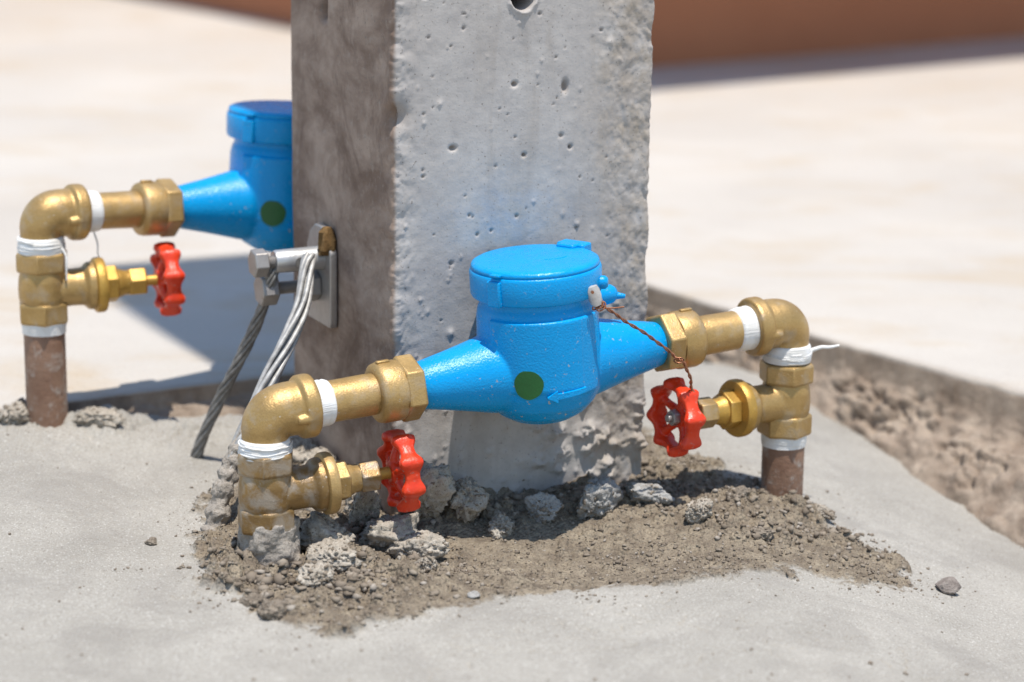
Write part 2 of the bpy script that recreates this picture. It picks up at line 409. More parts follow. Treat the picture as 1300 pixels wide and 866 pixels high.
def ground_z(x, y, full=False):
    x = np.asarray(x, float); y = np.asarray(y, float)
    m = rub_mask(x, y)
    # how lumpy: heavy round the left valve and along the pole foot, light in the tan middle
    dL = np.hypot(x + 0.115, (y - 1.30))
    dR = np.hypot((x - 0.17) * 0.8, (y - 1.45))
    foot = np.abs((y - 1.408) - (x + 0.0705) * math.tan(R(YAW)))
    heavy = np.clip(1.0 * sstep(0.115, 0.03, dL) + 0.75 * sstep(0.11, 0.02, dR) + 0.9 * sstep(0.05, 0.012, foot) * sstep(0.13, 0.09, np.abs(x + 0.01)), 0, 1)
    wx = x + 0.004 * fbm(x * 80, y * 80, octaves=2); wy = y + 0.004 * fbm(x * 80 + 9, y * 80, octaves=2)
    dome = lambda fr, sd, rr: np.sqrt(np.clip(rr * rr - worley(wx * fr, wy * fr + sd, sd) ** 2, 0, 1))
    l1 = dome(62, 3, 0.62); l2 = dome(130, 9, 0.60); l3 = dome(300, 21, 0.6)
    pat = sstep(-0.25, 0.35, fbm(x * 38, y * 38, octaves=3))
    lump = 0.013 * l1 * pat + 0.0085 * l2 * (0.35 + 0.65 * pat) + 0.0030 * l3 + 0.008 * fbm(x * 24, y * 24, octaves=3)
    light = 0.0026 * l3 * sstep(-0.4, 0.3, fbm(x * 90, y * 90 + 7, octaves=2)) + 0.0022 * fbm(x * 30, y * 30, octaves=3) + 0.0035 * l2 * sstep(0.05, 0.4, fbm(x * 55, y * 55, octaves=2)) + 0.006 * l1 * sstep(0.25, 0.5, fbm(x * 30 + 4, y * 30, octaves=2))
    smooth = 0.0018 * fbm(x * 6, y * 6, octaves=3) + 0.0006 * fbm(x * 55, y * 55, octaves=3) + 0.0004 * fbm(x * 300, y * 300, octaves=2)
    smooth = smooth + 0.0014 * np.clip(fbm(x * 22 + 3, y * 60, octaves=3) - 0.25, 0, 1)
    crack = np.abs(fbm(x * 16 + 2, y * 30, octaves=4)); cm = sstep(0.02, 0.0, crack) * sstep(0.22, 0.45, fbm(x * 5 + 9, y * 5, octaves=2))
    smooth = smooth - 0.0018 * cm
    z = base_z(x, y) + (1 - m) * smooth + m * (0.0005 + heavy * (lump - 0.003) + (1 - heavy) * light)
    crust = sstep(0.045, 0.012, np.abs(y - (1.535 + 0.35 * (x + 0.30))) + 0.02 * fbm(x * 40, y * 40, octaves=3)) * sstep(-0.15, -0.18, x)
    z = z + crust * (0.004 + 0.007 * l2 * pat + 0.006 * l1 * pat + 0.002 * l3)
    m = np.maximum(m, 0.0)
    return (z, m, heavy) if full else z
def gz(x, y): return float(ground_z(np.array([x]), np.array([y]))[0])

def axis_fine(lo, hi, step, far_lo, far_hi):
    a = list(np.arange(lo, hi, step)); s = step
    while a[-1] < far_hi: s *= 1.35; a.append(a[-1] + s)
    s = step
    while a[0] > far_lo: s *= 1.35; a.insert(0, a[0] - s)
    return np.array(a)
def grid_mesh(name, X, Y, Z, attrs, mat, kind='structure'):
    ny, nx = X.shape
    me = bpy.data.meshes.new(name)
    v = np.stack([X, Y, Z], -1).reshape(-1, 3)
    idx = np.arange(nx * ny).reshape(ny, nx)
    q = np.stack([idx[:-1, :-1], idx[:-1, 1:], idx[1:, 1:], idx[1:, :-1]], -1).reshape(-1, 4)
    me.vertices.add(len(v)); me.vertices.foreach_set('co', v.ravel())
    me.loops.add(q.size); me.loops.foreach_set('vertex_index', q.ravel().astype(np.int32))
    me.polygons.add(len(q)); me.polygons.foreach_set('loop_start', np.arange(0, q.size, 4, dtype=np.int32))
    me.update(calc_edges=True); me.validate()
    for k, a in attrs.items():
        at_ = me.attributes.new(k, 'FLOAT', 'POINT'); at_.data.foreach_set('value', np.ascontiguousarray(a, dtype=np.float32).ravel())
    me.materials.append(mat); me.shade_smooth()
    o = bpy.data.objects.new(name, me); col.objects.link(o)
    if kind: o['kind'] = kind
    return o
xs = axis_fine(-0.36, 0.36, 0.00125, -8, 8); ys = axis_fine(1.10, 1.60, 0.0014, -8, 2.6)
GX, GY = np.meshgrid(xs, ys)
GZ, GM, GH = ground_z(GX, GY, True)
far = sstep(0.6, 1.2, np.abs(GX)); GZ = GZ * (1 - far) + (-0.05) * far
GZ = np.where(GY > 1.8, np.minimum(GZ, -0.02), GZ)
grid_mesh('mortar_ground', GX, GY, GZ, {'rubble': GM}, M['mortar'])

# slab with a broken edge round the mortar pit
EDGE = [(-30.0, -14.82), (-2.2, 0.524), (-0.338, 1.552), (-0.155, 1.653), (-0.04, 1.717), (-0.04, 2.16), (0.115, 1.944), (0.226, 1.788), (0.354, 1.624), (0.62, 1.283), (2.4, -1.0), (20, -23.6)]
SLAB_Z = 0.022
P = []; side = []
for (a, b), k in zip(zip(EDGE, EDGE[1:]), range(99)):
    L = math.dist(a, b)
    if k in (2, 6, 7, 8): step = 0.0022
    elif k in (3, 4, 5): step = 0.008
    elif k == 9 or k == 1: step = 0.02
    else: step = 1.0
    n = max(1, int(L / step))
    for i in range(n):
        t = i / n; P.append((a[0] + (b[0] - a[0]) * t, a[1] + (b[1] - a[1]) * t)); side.append(k)
P = np.array(P); side = np.array(side)
right = sstep(0.05, 0.12, P[:, 0]) * (P[:, 0] < 3)
O = np.array([0.0, 1.3])
dirv = P - O; dist = np.hypot(dirv[:, 0], dirv[:, 1]); dirv = dirv / dist[:, None]
arc = np.concatenate([[0], np.cumsum(np.hypot(*np.diff(P, axis=0).T))])
wander = 0.0035 * fbm(arc * 30, arc * 0 + 2.2, octaves=4) * (arc > 0)
rows = []; ratt = []
prof_r = [(0, 0.0), (0.012, 0.012), (0.03, 0.06), (0.05, 0.13), (0.075, 0.20), (0.10, 0.26), (0.13, 0.31), (0.17, 0.345), (0.22, 0.37), (0.27, 0.39), (0.32, 0.41), (0.37, 0.43), (0.42, 0.455), (0.47, 0.48), (0.52, 0.51), (0.57, 0.54), (0.62, 0.575),
          (0.67, 0.61), (0.72, 0.65), (0.77, 0.69), (0.82, 0.735), (0.87, 0.79), (0.92, 0.85), (0.96, 0.91), (0.99, 1.0), (1.0, 1.15), (1.02, 1.5)]
_t = np.linspace(0, len(prof_r) - 1, 66); _a = np.array(prof_r)
prof_r = [(float(np.interp(k, range(len(_a)), _a[:, 0])), float(np.interp(k, range(len(_a)), _a[:, 1]))) for k in _t]
wid = 0.030 + 0.058 * sstep(0.20, 0.40, P[:, 0])
hgt = 0.066 + 0.018 * sstep(0.2, 0.36, P[:, 0])
nr = len(prof_r)
kout = [0.002, 0.005, 0.01, 0.02, 0.04, 0.08, 0.16, 0.3, 0.6, 1.2, 2.5, 5, 12, 40, 150, 400]
for kk in reversed(kout):
    q = P + dirv * (kk + wander[:, None] * 0)
    q = P + dirv * (kk + wander * math.exp(-kk * 30))[:, None]
    rows.append(np.c_[q, np.full(len(P), SLAB_Z) + 0.0012 * fbm(q[:, 0] * 9, q[:, 1] * 9, octaves=3)]); ratt.append(np.zeros(len(P)) + 0.35 * sstep(0.012, 0.002, kk))
for j, (e, z) in enumerate(prof_r):
    ee = right * e * wid * (0.95 + 0.14 * fbm(arc * 14, arc * 0 + 7, octaves=2)) + (1 - right) * e * 0.016
    zz = SLAB_Z - z * (right * hgt + (1 - right) * 0.030)
    e = e * 0.09; z = -z * 0.06
    q = P - dirv * (ee - wander)[:, None]
    amp = math.sin(math.pi * min(1, (j + 0.3) / (nr - 4))) if j < nr - 3 else 0
    tt = j / (nr - 1); band = sstep(0.10, 0.30, tt)
    a3, b3, c3 = q[:, 0], q[:, 1], zz * 1.4
    nz = fbm(a3 * 40, b3 * 40, c3 * 40, octaves=5, gain=0.6) * 0.011
    pw = np.stack([a3, b3, c3], -1) + 0.004 * np.stack([fbm(a3 * 70, b3 * 70, c3 * 70, octaves=2), fbm(a3 * 70 + 9, b3 * 70, c3 * 70, octaves=2), fbm(a3 * 70, b3 * 70 + 5, c3 * 70, octaves=2)], -1)
    lum = np.sqrt(np.clip(0.4 - worley3(pw * 75, 5) ** 2, 0, 1)) * 0.011 - 0.004
    lum2 = np.sqrt(np.clip(0.4 - worley3(pw * 190, 8) ** 2, 0, 1)) * 0.0045
    dd = (nz + (lum + lum2) * sstep(-0.2, 0.25, fbm(a3 * 25, b3 * 25, c3 * 25, octaves=2))) * (0.18 + 0.82 * band) * amp * (0.35 + 0.65 * right)
    q = q - dirv * (dd * 0.7)[:, None]
    rows.append(np.c_[q, zz + dd * 0.8]); ratt.append(np.full(len(P), 1.0 if j > 3 else 0.4))
A = np.array(rows)
grid_mesh('concrete_slab', A[:, :, 0], A[:, :, 1], A[:, :, 2], {'rough_edge': np.array(ratt)}, M['slab'])

# ------------------------------------------------------------------ concrete pole
def make_pole():
    rc = 0.0035
    per = []                                                    # (x, y, nx, ny, face, s)
    def run(p0, p1, n, nrm, face):
        for i in range(n):
            t = i / n; per.append((p0[0] + (p1[0] - p0[0]) * t, p0[1] + (p1[1] - p0[1]) * t, nrm[0], nrm[1], face))
    def arcp(c, a0, a1, n, face):
        for i in range(n):
            a = a0 + (a1 - a0) * i / n; per.append((c[0] + rc * math.cos(a), c[1] + rc * math.sin(a), math.cos(a), math.sin(a), face))
    h = math.pi / 2
    run((rc, 0), (PW - rc, 0), 200, (0, -1), 0); arcp((PW - rc, rc), -h, 0, 5, 0)
    run((PW, rc), (PW, PD - rc), 40, (1, 0), 1); arcp((PW - rc, PD - rc), 0, h, 3, 1)
    run((PW - rc, PD), (rc, PD), 26, (0, 1), 2); arcp((rc, PD - rc), h, 2 * h, 3, 2)
    run((0, PD - rc), (0, rc), 95, (-1, 0), 3); arcp((rc, rc), 2 * h, 3 * h, 7, 3)
    per = np.array(per); n = len(per)
    zz = np.concatenate([np.arange(-0.03, 0.340, 0.00088), np.array([0.35, 0.37, 0.41, 0.5, 0.7, 1.0, 1.5, 1.75, 2.3])])
    Z, X = np.meshgrid(zz, per[:, 0], indexing='ij'); Y = np.broadcast_to(per[:, 1], X.shape).copy(); NX = np.broadcast_to(per[:, 2], X.shape); NY = np.broadcast_to(per[:, 3], X.shape)
    near = Z < 0.36
    front = sstep(-0.35, -0.9, NY); left = sstep(-0.35, -0.9, NX); rightf = sstep(0.35, 0.9, NX)
    s = X; d = 0.0004 * fbm(X * 40, Y * 40, Z * 40, octaves=3) + 0.0001 * fbm(X * 260, Y * 260, Z * 260, octaves=2)
    pit = np.zeros_like(d); hole_m = np.zeros_like(d)
    r2 = np.random.default_rng(5)
    def blob(cs, cz, rs, rz, hgt, p=2.0):
        k = ((s - cs) / rs) ** 2 + ((Z - cz) / rz) ** 2
        return hgt * np.exp(-k ** (p / 2)) * front * near
    for _ in range(60):                                         # blow holes
        rr = r2.choice([0.0006, 0.0006, 0.0008, 0.0008, 0.0011]); cs = r2.uniform(0.01, 0.15); cz = r2.uniform(0.06, 0.33)
        b = blob(cs, cz, rr * r2.uniform(0.8, 1.4), rr * r2.uniform(0.8, 1.3), 1.0, 3.0)
        d -= b * rr * 1.3; pit = np.maximum(pit, b * 0.55)
    for cs, cz, ra, rb in ((0.038, 0.222, 0.0030, 0.0022), (0.078, 0.258, 0.0024, 0.0022), (0.112, 0.255, 0.0028, 0.0052), (0.085, 0.215, 0.0017, 0.0015), (0.116, 0.218, 0.0016, 0.0018)):
        b = blob(cs, cz, ra * 0.75, rb * 0.75, 1.0, 3.0); d -= b * 0.003; pit = np.maximum(pit, b * 0.6)
    for _ in range(60):                                          # dribbles and bumps
        rr = r2.uniform(0.0005, 0.0015); b = blob(r2.uniform(0.005, 0.165), r2.uniform(0.03, 0.33), rr, rr * r2.uniform(0.8, 1.8), rr * r2.uniform(0.5, 0.9)); d += b
    for _ in range(150):                                         # splashes near the foot
        rr = r2.uniform(0.0007, 0.0024); cs = r2.uniform(0.0, 0.17); cz = 0.125 * r2.random() ** 1.4
        d += blob(cs, cz, rr, rr * r2.uniform(0.7, 1.4), rr * r2.uniform(0.35, 0.75))
    for _ in range(26):
        rr = r2.uniform(0.003, 0.007); d += blob(r2.uniform(0.095, 0.172), 0.07 * r2.random(), rr, rr * 0.7, rr * 0.5) * (1 + 1.2 * fbm(X * 260, Z * 260, octaves=3))
    # scraped, rough strip on the right of the front face
    scr = sstep(0.118, 0.158, s + 0.012 * fbm(X * 40, Z * 22, octaves=3)) * front * near
    wav = fbm(X * 230 + Z * 60 + 1.5 * fbm(Z * 40, X * 30, octaves=2), Z * 120 - X * 60, octaves=5, gain=0.6)
    d += scr * (0.0011 * wav + 0.0004)
    # broken ridge down the left front corner
    corner = np.exp(-(np.hypot(X - 0.002, Y - 0.001) / 0.0045) ** 2) * near
    ridge = 0.5 + fbm(Z * 70, X * 60, Y * 60, octaves=5, gain=0.6) * 1.8
    d += corner * 0.0019 * ridge
    chip = np.exp(-(np.hypot(X - 0.001, Y) / 0.007) ** 2 - ((Z - 0.243) / 0.007) ** 2); d -= 0.0065 * chip * near; pit = np.maximum(pit, 0.6 * chip)
    d += front * near * sstep(0.022, 0.006, X) * (0.0010 * fbm(X * 150, Z * 110, octaves=4) + 0.0003)
    rc2 = np.exp(-(np.hypot(X - PW, Y - 0.001) / 0.005) ** 2) * near
    d += rc2 * 0.0015 * (0.2 + fbm(Z * 50, X * 50, Y * 50, octaves=5, gain=0.6) * 2.0)
    # left face: board marks, a shallow groove beside the corner
    d += left * near * (0.0003 * fbm(Y * 60, Z * 30, octaves=3) - 0.0016 * np.exp(-((Y - 0.030) / 0.012) ** 2) + 0.0007 * fbm(Y * 120, Z * 120, octaves=3) * sstep(0.045, 0.02, Y))
    b = np.exp(-((Y - 0.11) / 0.0045) ** 4 - ((Z - 0.297) / 0.009) ** 4) * left; d -= 0.010 * b; pit = np.maximum(pit, b * 0.7)
    # bolt hole high on the front face with a drip below it
    HS, HZ = 0.083, 0.3095
    hr = np.hypot(s - HS, Z - HZ)
    hole = sstep(0.0082, 0.0066, hr) * front * near; d -= 0.045 * hole; hole_m = np.maximum(hole_m, hole)
    d += 0.0016 * np.exp(-((hr - 0.0092) / 0.0013) ** 2) * front * near * (0.7 + 0.8 * fbm(X * 400, Z * 400, octaves=2)) * sstep(0.3125, 0.306, Z)
    d += 0.0010 * np.exp(-((s - HS - 0.001) / 0.003) ** 2) * sstep(0.276, 0.298, Z) * sstep(0.302, 0.299, Z) * front * near
    pit = np.maximum(pit, hole)
    blue = np.exp(-((s - 0.075) / 0.042) ** 2 - ((Z - 0.178) / 0.022) ** 2) * front
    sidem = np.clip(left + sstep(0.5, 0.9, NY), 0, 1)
    Xd = X + NX * d; Yd = Y + NY * d
    rows = len(zz)
    v = np.stack([Xd, Yd, Z], -1).reshape(-1, 3)
    idx = np.arange(rows * n).reshape(rows, n); nx_ = np.roll(idx, -1, axis=1)
    q = np.stack([idx[:-1], nx_[:-1], nx_[1:], idx[1:]], -1).reshape(-1, 4)
    me = bpy.data.meshes.new('concrete_pole')
    top = [int(i) for i in idx[-1]]
    me.from_pydata(v.tolist(), [], q.tolist() + [top])
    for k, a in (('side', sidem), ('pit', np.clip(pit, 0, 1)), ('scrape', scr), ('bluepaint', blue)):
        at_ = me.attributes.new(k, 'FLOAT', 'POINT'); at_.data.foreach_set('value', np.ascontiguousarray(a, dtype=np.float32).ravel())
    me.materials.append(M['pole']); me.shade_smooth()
    o = bpy.data.objects.new('concrete_pole', me); col.objects.link(o)
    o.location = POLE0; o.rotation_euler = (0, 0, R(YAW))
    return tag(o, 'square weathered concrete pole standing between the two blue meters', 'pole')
make_pole()

# ------------------------------------------------------------------ far wall
def make_wall():
    root = thing('terracotta_wall', 'blurred terracotta red wall far behind the pole at the top', 'wall', (0.20, 3.20, SLAB_Z))
    c = Vector((0.06, 3.22)); r = Vector((0.80, 0.55)).normalized(); l = Vector((-0.46, 0.60)).normalized()
    rb = Vector((-r.y, r.x)); 
    def prism(pts, z0, z1):
        m = MB(); n = len(pts); v = [(p.x - 0.20, p.y - 3.20, z0) for p in pts] + [(p.x - 0.20, p.y - 3.20, z1) for p in pts]
        f = [tuple(range(n))[::-1], tuple(range(n, 2 * n))] + [(i, (i + 1) % n, n + (i + 1) % n, n + i) for i in range(n)]
        return m.add(v, f)
    far = c + r * 5; farl = c + l * 4
    prism([c, far, far + l * 4, farl], -0.002, 0.60).obj('wall_block', M['wall'], root, mm=False)
    o = 0.34
    n1 = Vector((r.y, -r.x)) * o; n2 = Vector((-l.y, l.x)) * 0.04
    cc = c + n1 * 0.9 + n2
    prism([cc, far + n1, far + l * 4, farl + n2], 0.602, 0.68).obj('shade_ledge', M['wall'], root, mm=False)  # unseen overhang, added to shade the wall foot and the ground before it
make_wall()

# ------------------------------------------------------------------ meters
def make_meter(label, loc, rot):
    t = thing('water_meter', label, 'water meter', loc, rot, 'blue water meters on brass fittings')
    Z0 = 33.0
    m = MB()
    m.lathe([(0, -1), (11, -0.5), (19, 1.6), (26.5, 6), (32.5, 12.5), (36.2, 20), (37.4, 28), (36.8, 45), (36.2, 66), (35.2, 71), (33.6, 74), (33.4, 80), (0, 80)], 72)
    for sg in (-1, 1):
        X = Matrix.Translation((0, 0, Z0)) @ Matrix.Rotation(0 if sg > 0 else math.pi, 4, 'Z') @ AX
        m.lathe([(0, 5), (26, 5), (25.2, 22), (23.6, 34), (21.2, 44), (17.8, 59), (14.8, 74), (13.7, 79), (12.6, 82), (12.6, 92), (0, 92)], 56, X)
    # raised front panel and side rib of the casting
    def sector(a0, a1, r0, r1, z0, z1, n=24):
        v = []; f = []
        for i in range(n + 1):
            a = R(a0 + (a1 - a0) * i / n)
            for r_, z_ in ((r0, z0), (r1, z0 + 2), (r1, z1 - 2), (r0, z1)): v.append((r_ * math.cos(a), r_ * math.sin(a), z_))
        for i in range(n):
            for k in range(4): f.append((i * 4 + k, i * 4 + (k + 1) % 4, i * 4 + 4 + (k + 1) % 4, i * 4 + 4 + k))
        f += [(0, 1, 2, 3), (n * 4 + 3, n * 4 + 2, n * 4 + 1, n * 4)]
        m.add(v, f)
    sector(-165, -74, 30, 38.2, 24, 70)
    sector(-74, -50, 30, 37.6, 20, 70)
    body = m.obj('body', M['blue'], t, remesh=0.8, smooth=3)
    # regulating boss on the outlet side
    b = MB(); X = Matrix.Translation((26, -3, Z0 + 37)) @ AX
    b.lathe([(0, 0), (6.5, 0), (6.3, 18), (5.8, 22), (4.2, 24.5), (0, 25.2)], 28, X)
    b.sweep([(44, -3, Z0 + 37), (51, -6, Z0 + 36), (55, -8, Z0 + 35.5)], [2.6, 2.2, 1.2], 12)
    b.obj('adjuster_boss', M['blue'], t, sharp=50)
    g = MB(); g.lathe([(0, 77.5), (36.5, 77.5), (38.4, 78.3), (39.0, 80), (39.2, 92.4), (38.6, 94), (37.2, 94.8), (36.8, 94.2), (0, 94.2)], 96)
    ring = g.obj('register_ring', M['blue'], t, sharp=40, bevel=0.5)
    HA = R(26)
    def radial(a, z): return Matrix.Translation((0, 0, z)) @ Matrix.Rotation(a, 4, 'Z')
    c = MB(); c.box((39.2, 0, 85.2), (3.6, 9.5, 15.5), radial(HA + math.pi, 0)); c.obj('catch', M['blue'], ring, bevel=1.0)
    k = MB(); X = radial(R(-38), 84) @ Matrix.Translation((37, 0, 0)) @ AX
    k.lathe([(0, 0), (4.2, 0), (4.0, 4.5), (2.8, 6), (0, 6.4)], 20, X); k.obj('seal_lug', M['blue'], ring, sharp=50)
    l = MB(); l.lathe([(0, 93.8), (36.4, 93.8), (37.8, 94.6), (38.2, 95.8), (37.6, 97.2), (35.6, 98.2), (33, 98.5), (20, 99.1), (0, 99.4)], 96)
    lid = l.obj('lid', M['blue'], t, sharp=50)
    h = MB(); h.box((38.5, 0, 96.0), (9.5, 20, 8.2), radial(HA, 0)); h.box((33.5, 0, 99.0), (10, 13, 3.0), radial(HA, 0))
    h.obj('hinge', M['blue'], lid, bevel=1.3)
    p = MB(); p.box((39.0, 1.5, 96.3), (4.2, 7, 1.6), radial(HA + math.pi, 0)); p.obj('lid_lip', M['blue'], lid, bevel=0.5)
    e = MB(); e.sweep([(9 + 8 * math.cos(a), -8 + 4 * math.sin(a), 99.1) for a in np.linspace(R(200), R(340), 14)], 0.45, 8); e.obj('lid_mark', M['blue'], lid)
    # green dot and flow arrow follow the curved front
    def patch(pts2, a_c, z_c, r, thick, name, mat, parent):
        q = MB(); n = len(pts2); v = []
        for rr in (r - 1.4, r + thick):
            for (sx, sz) in pts2:
                a = a_c + sx / r; v.append((rr * math.cos(a), rr * math.sin(a), z_c + sz))
        f = [tuple(range(n, 2 * n))] + [(i, (i + 1) % n, n + (i + 1) % n, n + i) for i in range(n)]
        q.add(v, f); return q.obj(name, mat, parent, bevel=0.0, sharp=40)
    def disc(a_c, z_c, r, rad, thick, name, mat, parent):
        q = MB(); v = []; f = []; n = 40; ks = 6
        v.append((r * math.cos(a_c) * (1 + thick / r), r * math.sin(a_c) * (1 + thick / r), z_c))
        for j in range(1, ks + 2):
            for i in range(n):
                th = 2 * math.pi * i / n; rr = rad * min(j, ks) / ks * (1 + 0.02 * math.sin(3 * th + 1) + 0.012 * math.sin(7 * th))
                a = a_c + rr * math.cos(th) / r; R_ = r + (thick if j <= ks else -1.5)
                v.append((R_ * math.cos(a), R_ * math.sin(a), z_c + rr * math.sin(th)))
        for i in range(n): f.append((0, 1 + i, 1 + (i + 1) % n))
        for j in range(ks):
            for i in range(n): f.append((1 + j * n + i, 1 + j * n + (i + 1) % n, 1 + (j + 1) * n + (i + 1) % n, 1 + (j + 1) * n + i))
        q.add(v, f); return q.obj(name, mat, parent, sharp=60)
    disc(R(-126), Z0 - 1.5, 38.2, 8.7, 0.35, 'green_dot', M['green'], body)
    a = MB(); v = []; f = []
    xs_ = [-13, -7, -6.99, 0, 6, 12]; hw = [0.2, 3.6, 1.7, 1.6, 1.5, 1.4]
    for x_, w_ in zip(xs_, hw):
        for rr, ww in ((36.2, w_ + 0.8), (39.0, w_), (39.0, -w_), (36.2, -w_ - 0.8)):
            an = R(-90) + x_ / 37.5; v.append((rr * math.cos(an), rr * math.sin(an), Z0 - 9 + ww + x_ * 0.06))
    for i in range(5):
        for k_ in range(3): f.append((i * 4 + k_, i * 4 + k_ + 1, i * 4 + 5 + k_, i * 4 + 4 + k_))
    f += [(0, 1, 2, 3), (23, 22, 21, 20)]
    a.add(v, f); a.obj('flow_arrow', M['blue'], body, sharp=50, bevel=0.3)
    return t

def make_tailpiece(label, C, rot, sg, mat=None, mat_nut=None):
    """threaded tail pipe and union nut on one side of a meter whose axis centre is C; sg is the side along local x"""
    mat = mat or M['brass']; mat_nut = mat_nut or mat
    t = thing('tail_pipe', label, 'pipe fitting', C + rot @ Vector((sg * 0.125, 0, 0)), rot, 'brass tail pipes with union nuts')
    X = Matrix.Rotation(0 if sg > 0 else math.pi, 4, 'Z') @ Matrix.Translation((-125, 0, 0)) @ AX
    m = MB(); m.lathe([(0, 84), (11, 84), (11, 100), (12.0, 106), (12.3, 112), (12.1, 125), (12.0, 150), (11.4, 160), (0, 160)], 40, X)
    m.obj('pipe', mat, t)
    n = MB(); n.lathe([(0, 91.5), (17.4, 91.5), (17.9, 93), (17.9, 103), (17.2, 105.6), (15.4, 107), (12.2, 107.2), (0, 107.2)], 56, X); nut = n.obj('union_nut', mat_nut, t, sharp=40)
    n = MB(); n.hexa(19.6, 80.2, 92.0, X, 1.0, R(12)); n.obj('hexagon', mat_nut, nut, sharp=25, bevel=0.7)
    k = MB(); k.box((100.5, 0, 18.3), (8, 3.2, 1.6), Matrix.Rotation(0 if sg > 0 else math.pi, 4, 'Z') @ Matrix.Translation((-125, 0, 0)))
    k.obj('maker_mark', mat_nut, nut, bevel=0.6)
    w = MB(); ph = random.random() * 6
    w.lathe([(11.8, 134.5), (12.9, 135.2), (13.4, 137), (13.2, 138.5), (13.7, 140), (13.5, 142), (13.9, 143.5), (14.0, 147), (12, 148)], 56, X, wob=lambda a, z: 0.012 * math.sin(2 * a + ph + z) + 0.008 * math.sin(5 * a - z * 2))
    w.obj('thread_tape', M['tape'], t, sharp=60)
    return t

def make_elbow(label, C, yaw, tilt, mat=None, drop=26):
    """C is the corner where both axes cross; the flanged arm leaves along yaw/tilt, the neck goes straight down"""
    mat = mat or M['brass']
    t = thing('elbow', label, 'pipe elbow', C - Vector((0, 0, drop * 0.001)), Rz(R(yaw)), 'brass pipe elbows')
    d = Vector((math.cos(R(tilt)), 0, math.sin(R(tilt)))); dn = Vector((0, 0, -1)); rb = 11.5
    pts = []; rad = []
    for z in (-drop - 3, -drop, -22, -19, -17, -14.5, -12.5): pts.append(Vector((0, 0, z))); rad.append(12.6 if z < -18 else 13.3)
    for i in range(0, 13):
        k = i / 12
        p0 = dn * rb; p1 = Vector((0, 0, 0)); p2 = d * rb
        # circular-ish corner
        a = k * math.pi / 2; ctr = dn * rb + d * rb
        p = ctr - d * rb * math.cos(a) - dn * rb * math.sin(a)
        pts.append(p); rad.append(13.4 + 2.0 * math.sin(k * math.pi / 2))
    for s_ in (13, 16.5, 18.5): pts.append(d * s_); rad.append(15.6)
    for s_, r_ in ((19.2, 16.2), (20.0, 17.6), (21.2, 18.4), (26.5, 18.5), (28.2, 18.1), (29.0, 17.2)): pts.append(d * s_); rad.append(r_)
    pts = [p + Vector((0, 0, drop)) for p in pts]
    m = MB(); m.sweep(pts, rad, 48)
    # small cast lugs beside the flange
    for sy in (-1, 1):
        c = d * 17.5 + Vector((0, sy * 15.6, -3)) + Vector((0, 0, drop))
        m.sweep([c - d * 3.5, c, c + d * 5], [2.2, 3.0, 2.8], 12)
    m.obj('casting', mat, t, remesh=0.6, smooth=4)
    w = MB(); ph = random.random() * 6
    w.lathe([(12.4, -33 + drop + 7.4), (14.4, -33 + drop + 7.2), (15.2, -33 + drop + 8.6), (14.8, -33 + drop + 9.8), (15.4, -33 + drop + 11), (14.7, -33 + drop + 12.4), (15.1, -33 + drop + 13.8), (14.5, -33 + drop + 15.0), (14.6, -33 + drop + 16.6), (13.9, -33 + drop + 18.2), (12.4, -33 + drop + 18.8)], 56, None,
            wob=lambda a, z: 0.015 * math.sin(2 * a + ph) + 0.012 * math.sin(3 * a + z * 2.4))
    tp = w.obj('thread_tape', M['tape'], t, sharp=60)
    rn = random.Random(len(label)); q = MB()
    for k in range(4):
        a0 = rn.uniform(0, 6); sl = rn.uniform(-0.5, 0.5); zz = drop - 33 + rn.uniform(9, 16)
        q.sweep([((15.0 + 0.25 * math.sin(a * 3 + k)) * math.cos(a), (15.0 + 0.25 * math.sin(a * 3 + k)) * math.sin(a), zz + sl * math.sin(a - a0) * 3.4 + 0.3 * math.sin(5 * a + k)) for a in np.linspace(a0, a0 + rn.uniform(4, 7), 50)], 0.42, 6)
    q.obj('frayed_thread', M['tape'], tp, sharp=60)
    return t

def make_wheel_mesh():
    m = MB(); n = 128; v = []; f = []
    # rim: rounded channel with eight lobes
    sec = [(-7.2, 0.0), (-6.3, 1.6), (-2.8, 2.4), (2.8, 2.4), (6.3, 1.6), (7.2, 0.0), (6.0, -1.8), (2.6, -2.3), (-2.6, -2.3), (-6.0, -1.8)]
    for i in range(n):
        a = 2 * math.pi * i / n; lob = (0.5 + 0.5 * math.cos(8 * a)) ** 1.6
        rc = 19.4 + 1.2 * lob
        for (z, dr) in sec:
            w = 0.66 + 0.40 * lob
            rr = rc + dr * (1.0 + (0.4 * lob if dr > 0 else 0.2 * lob)) + (0.8 * lob if dr > 0 else 0)
            v.append((rr * math.cos(a), rr * math.sin(a), z * w))
    k = len(sec)
    for i in range(n):
        j = (i + 1) % n
        for q in range(k): f.append((i * k + q, j * k + q, j * k + (q + 1) % k, i * k + (q + 1) % k))
    m.add(v, f)
    for i in range(5):
        a = 2 * math.pi * (i + 0.25) / 5
        pts = [(r_ * math.cos(a), r_ * math.sin(a), z_) for r_, z_ in ((4, -3.6), (9, -3.4), (13, -2.0), (17.8, -0.5))]
        m.sweep(pts, [3.6, 2.9, 2.5, 3.0], 12)
    m.lathe([(0, -7.5), (6.0, -7.5), (7.0, -6), (7.0, -1.6), (6.2, -0.4), (0, -0.4)], 32)
    return m
WHEEL_MESH = None
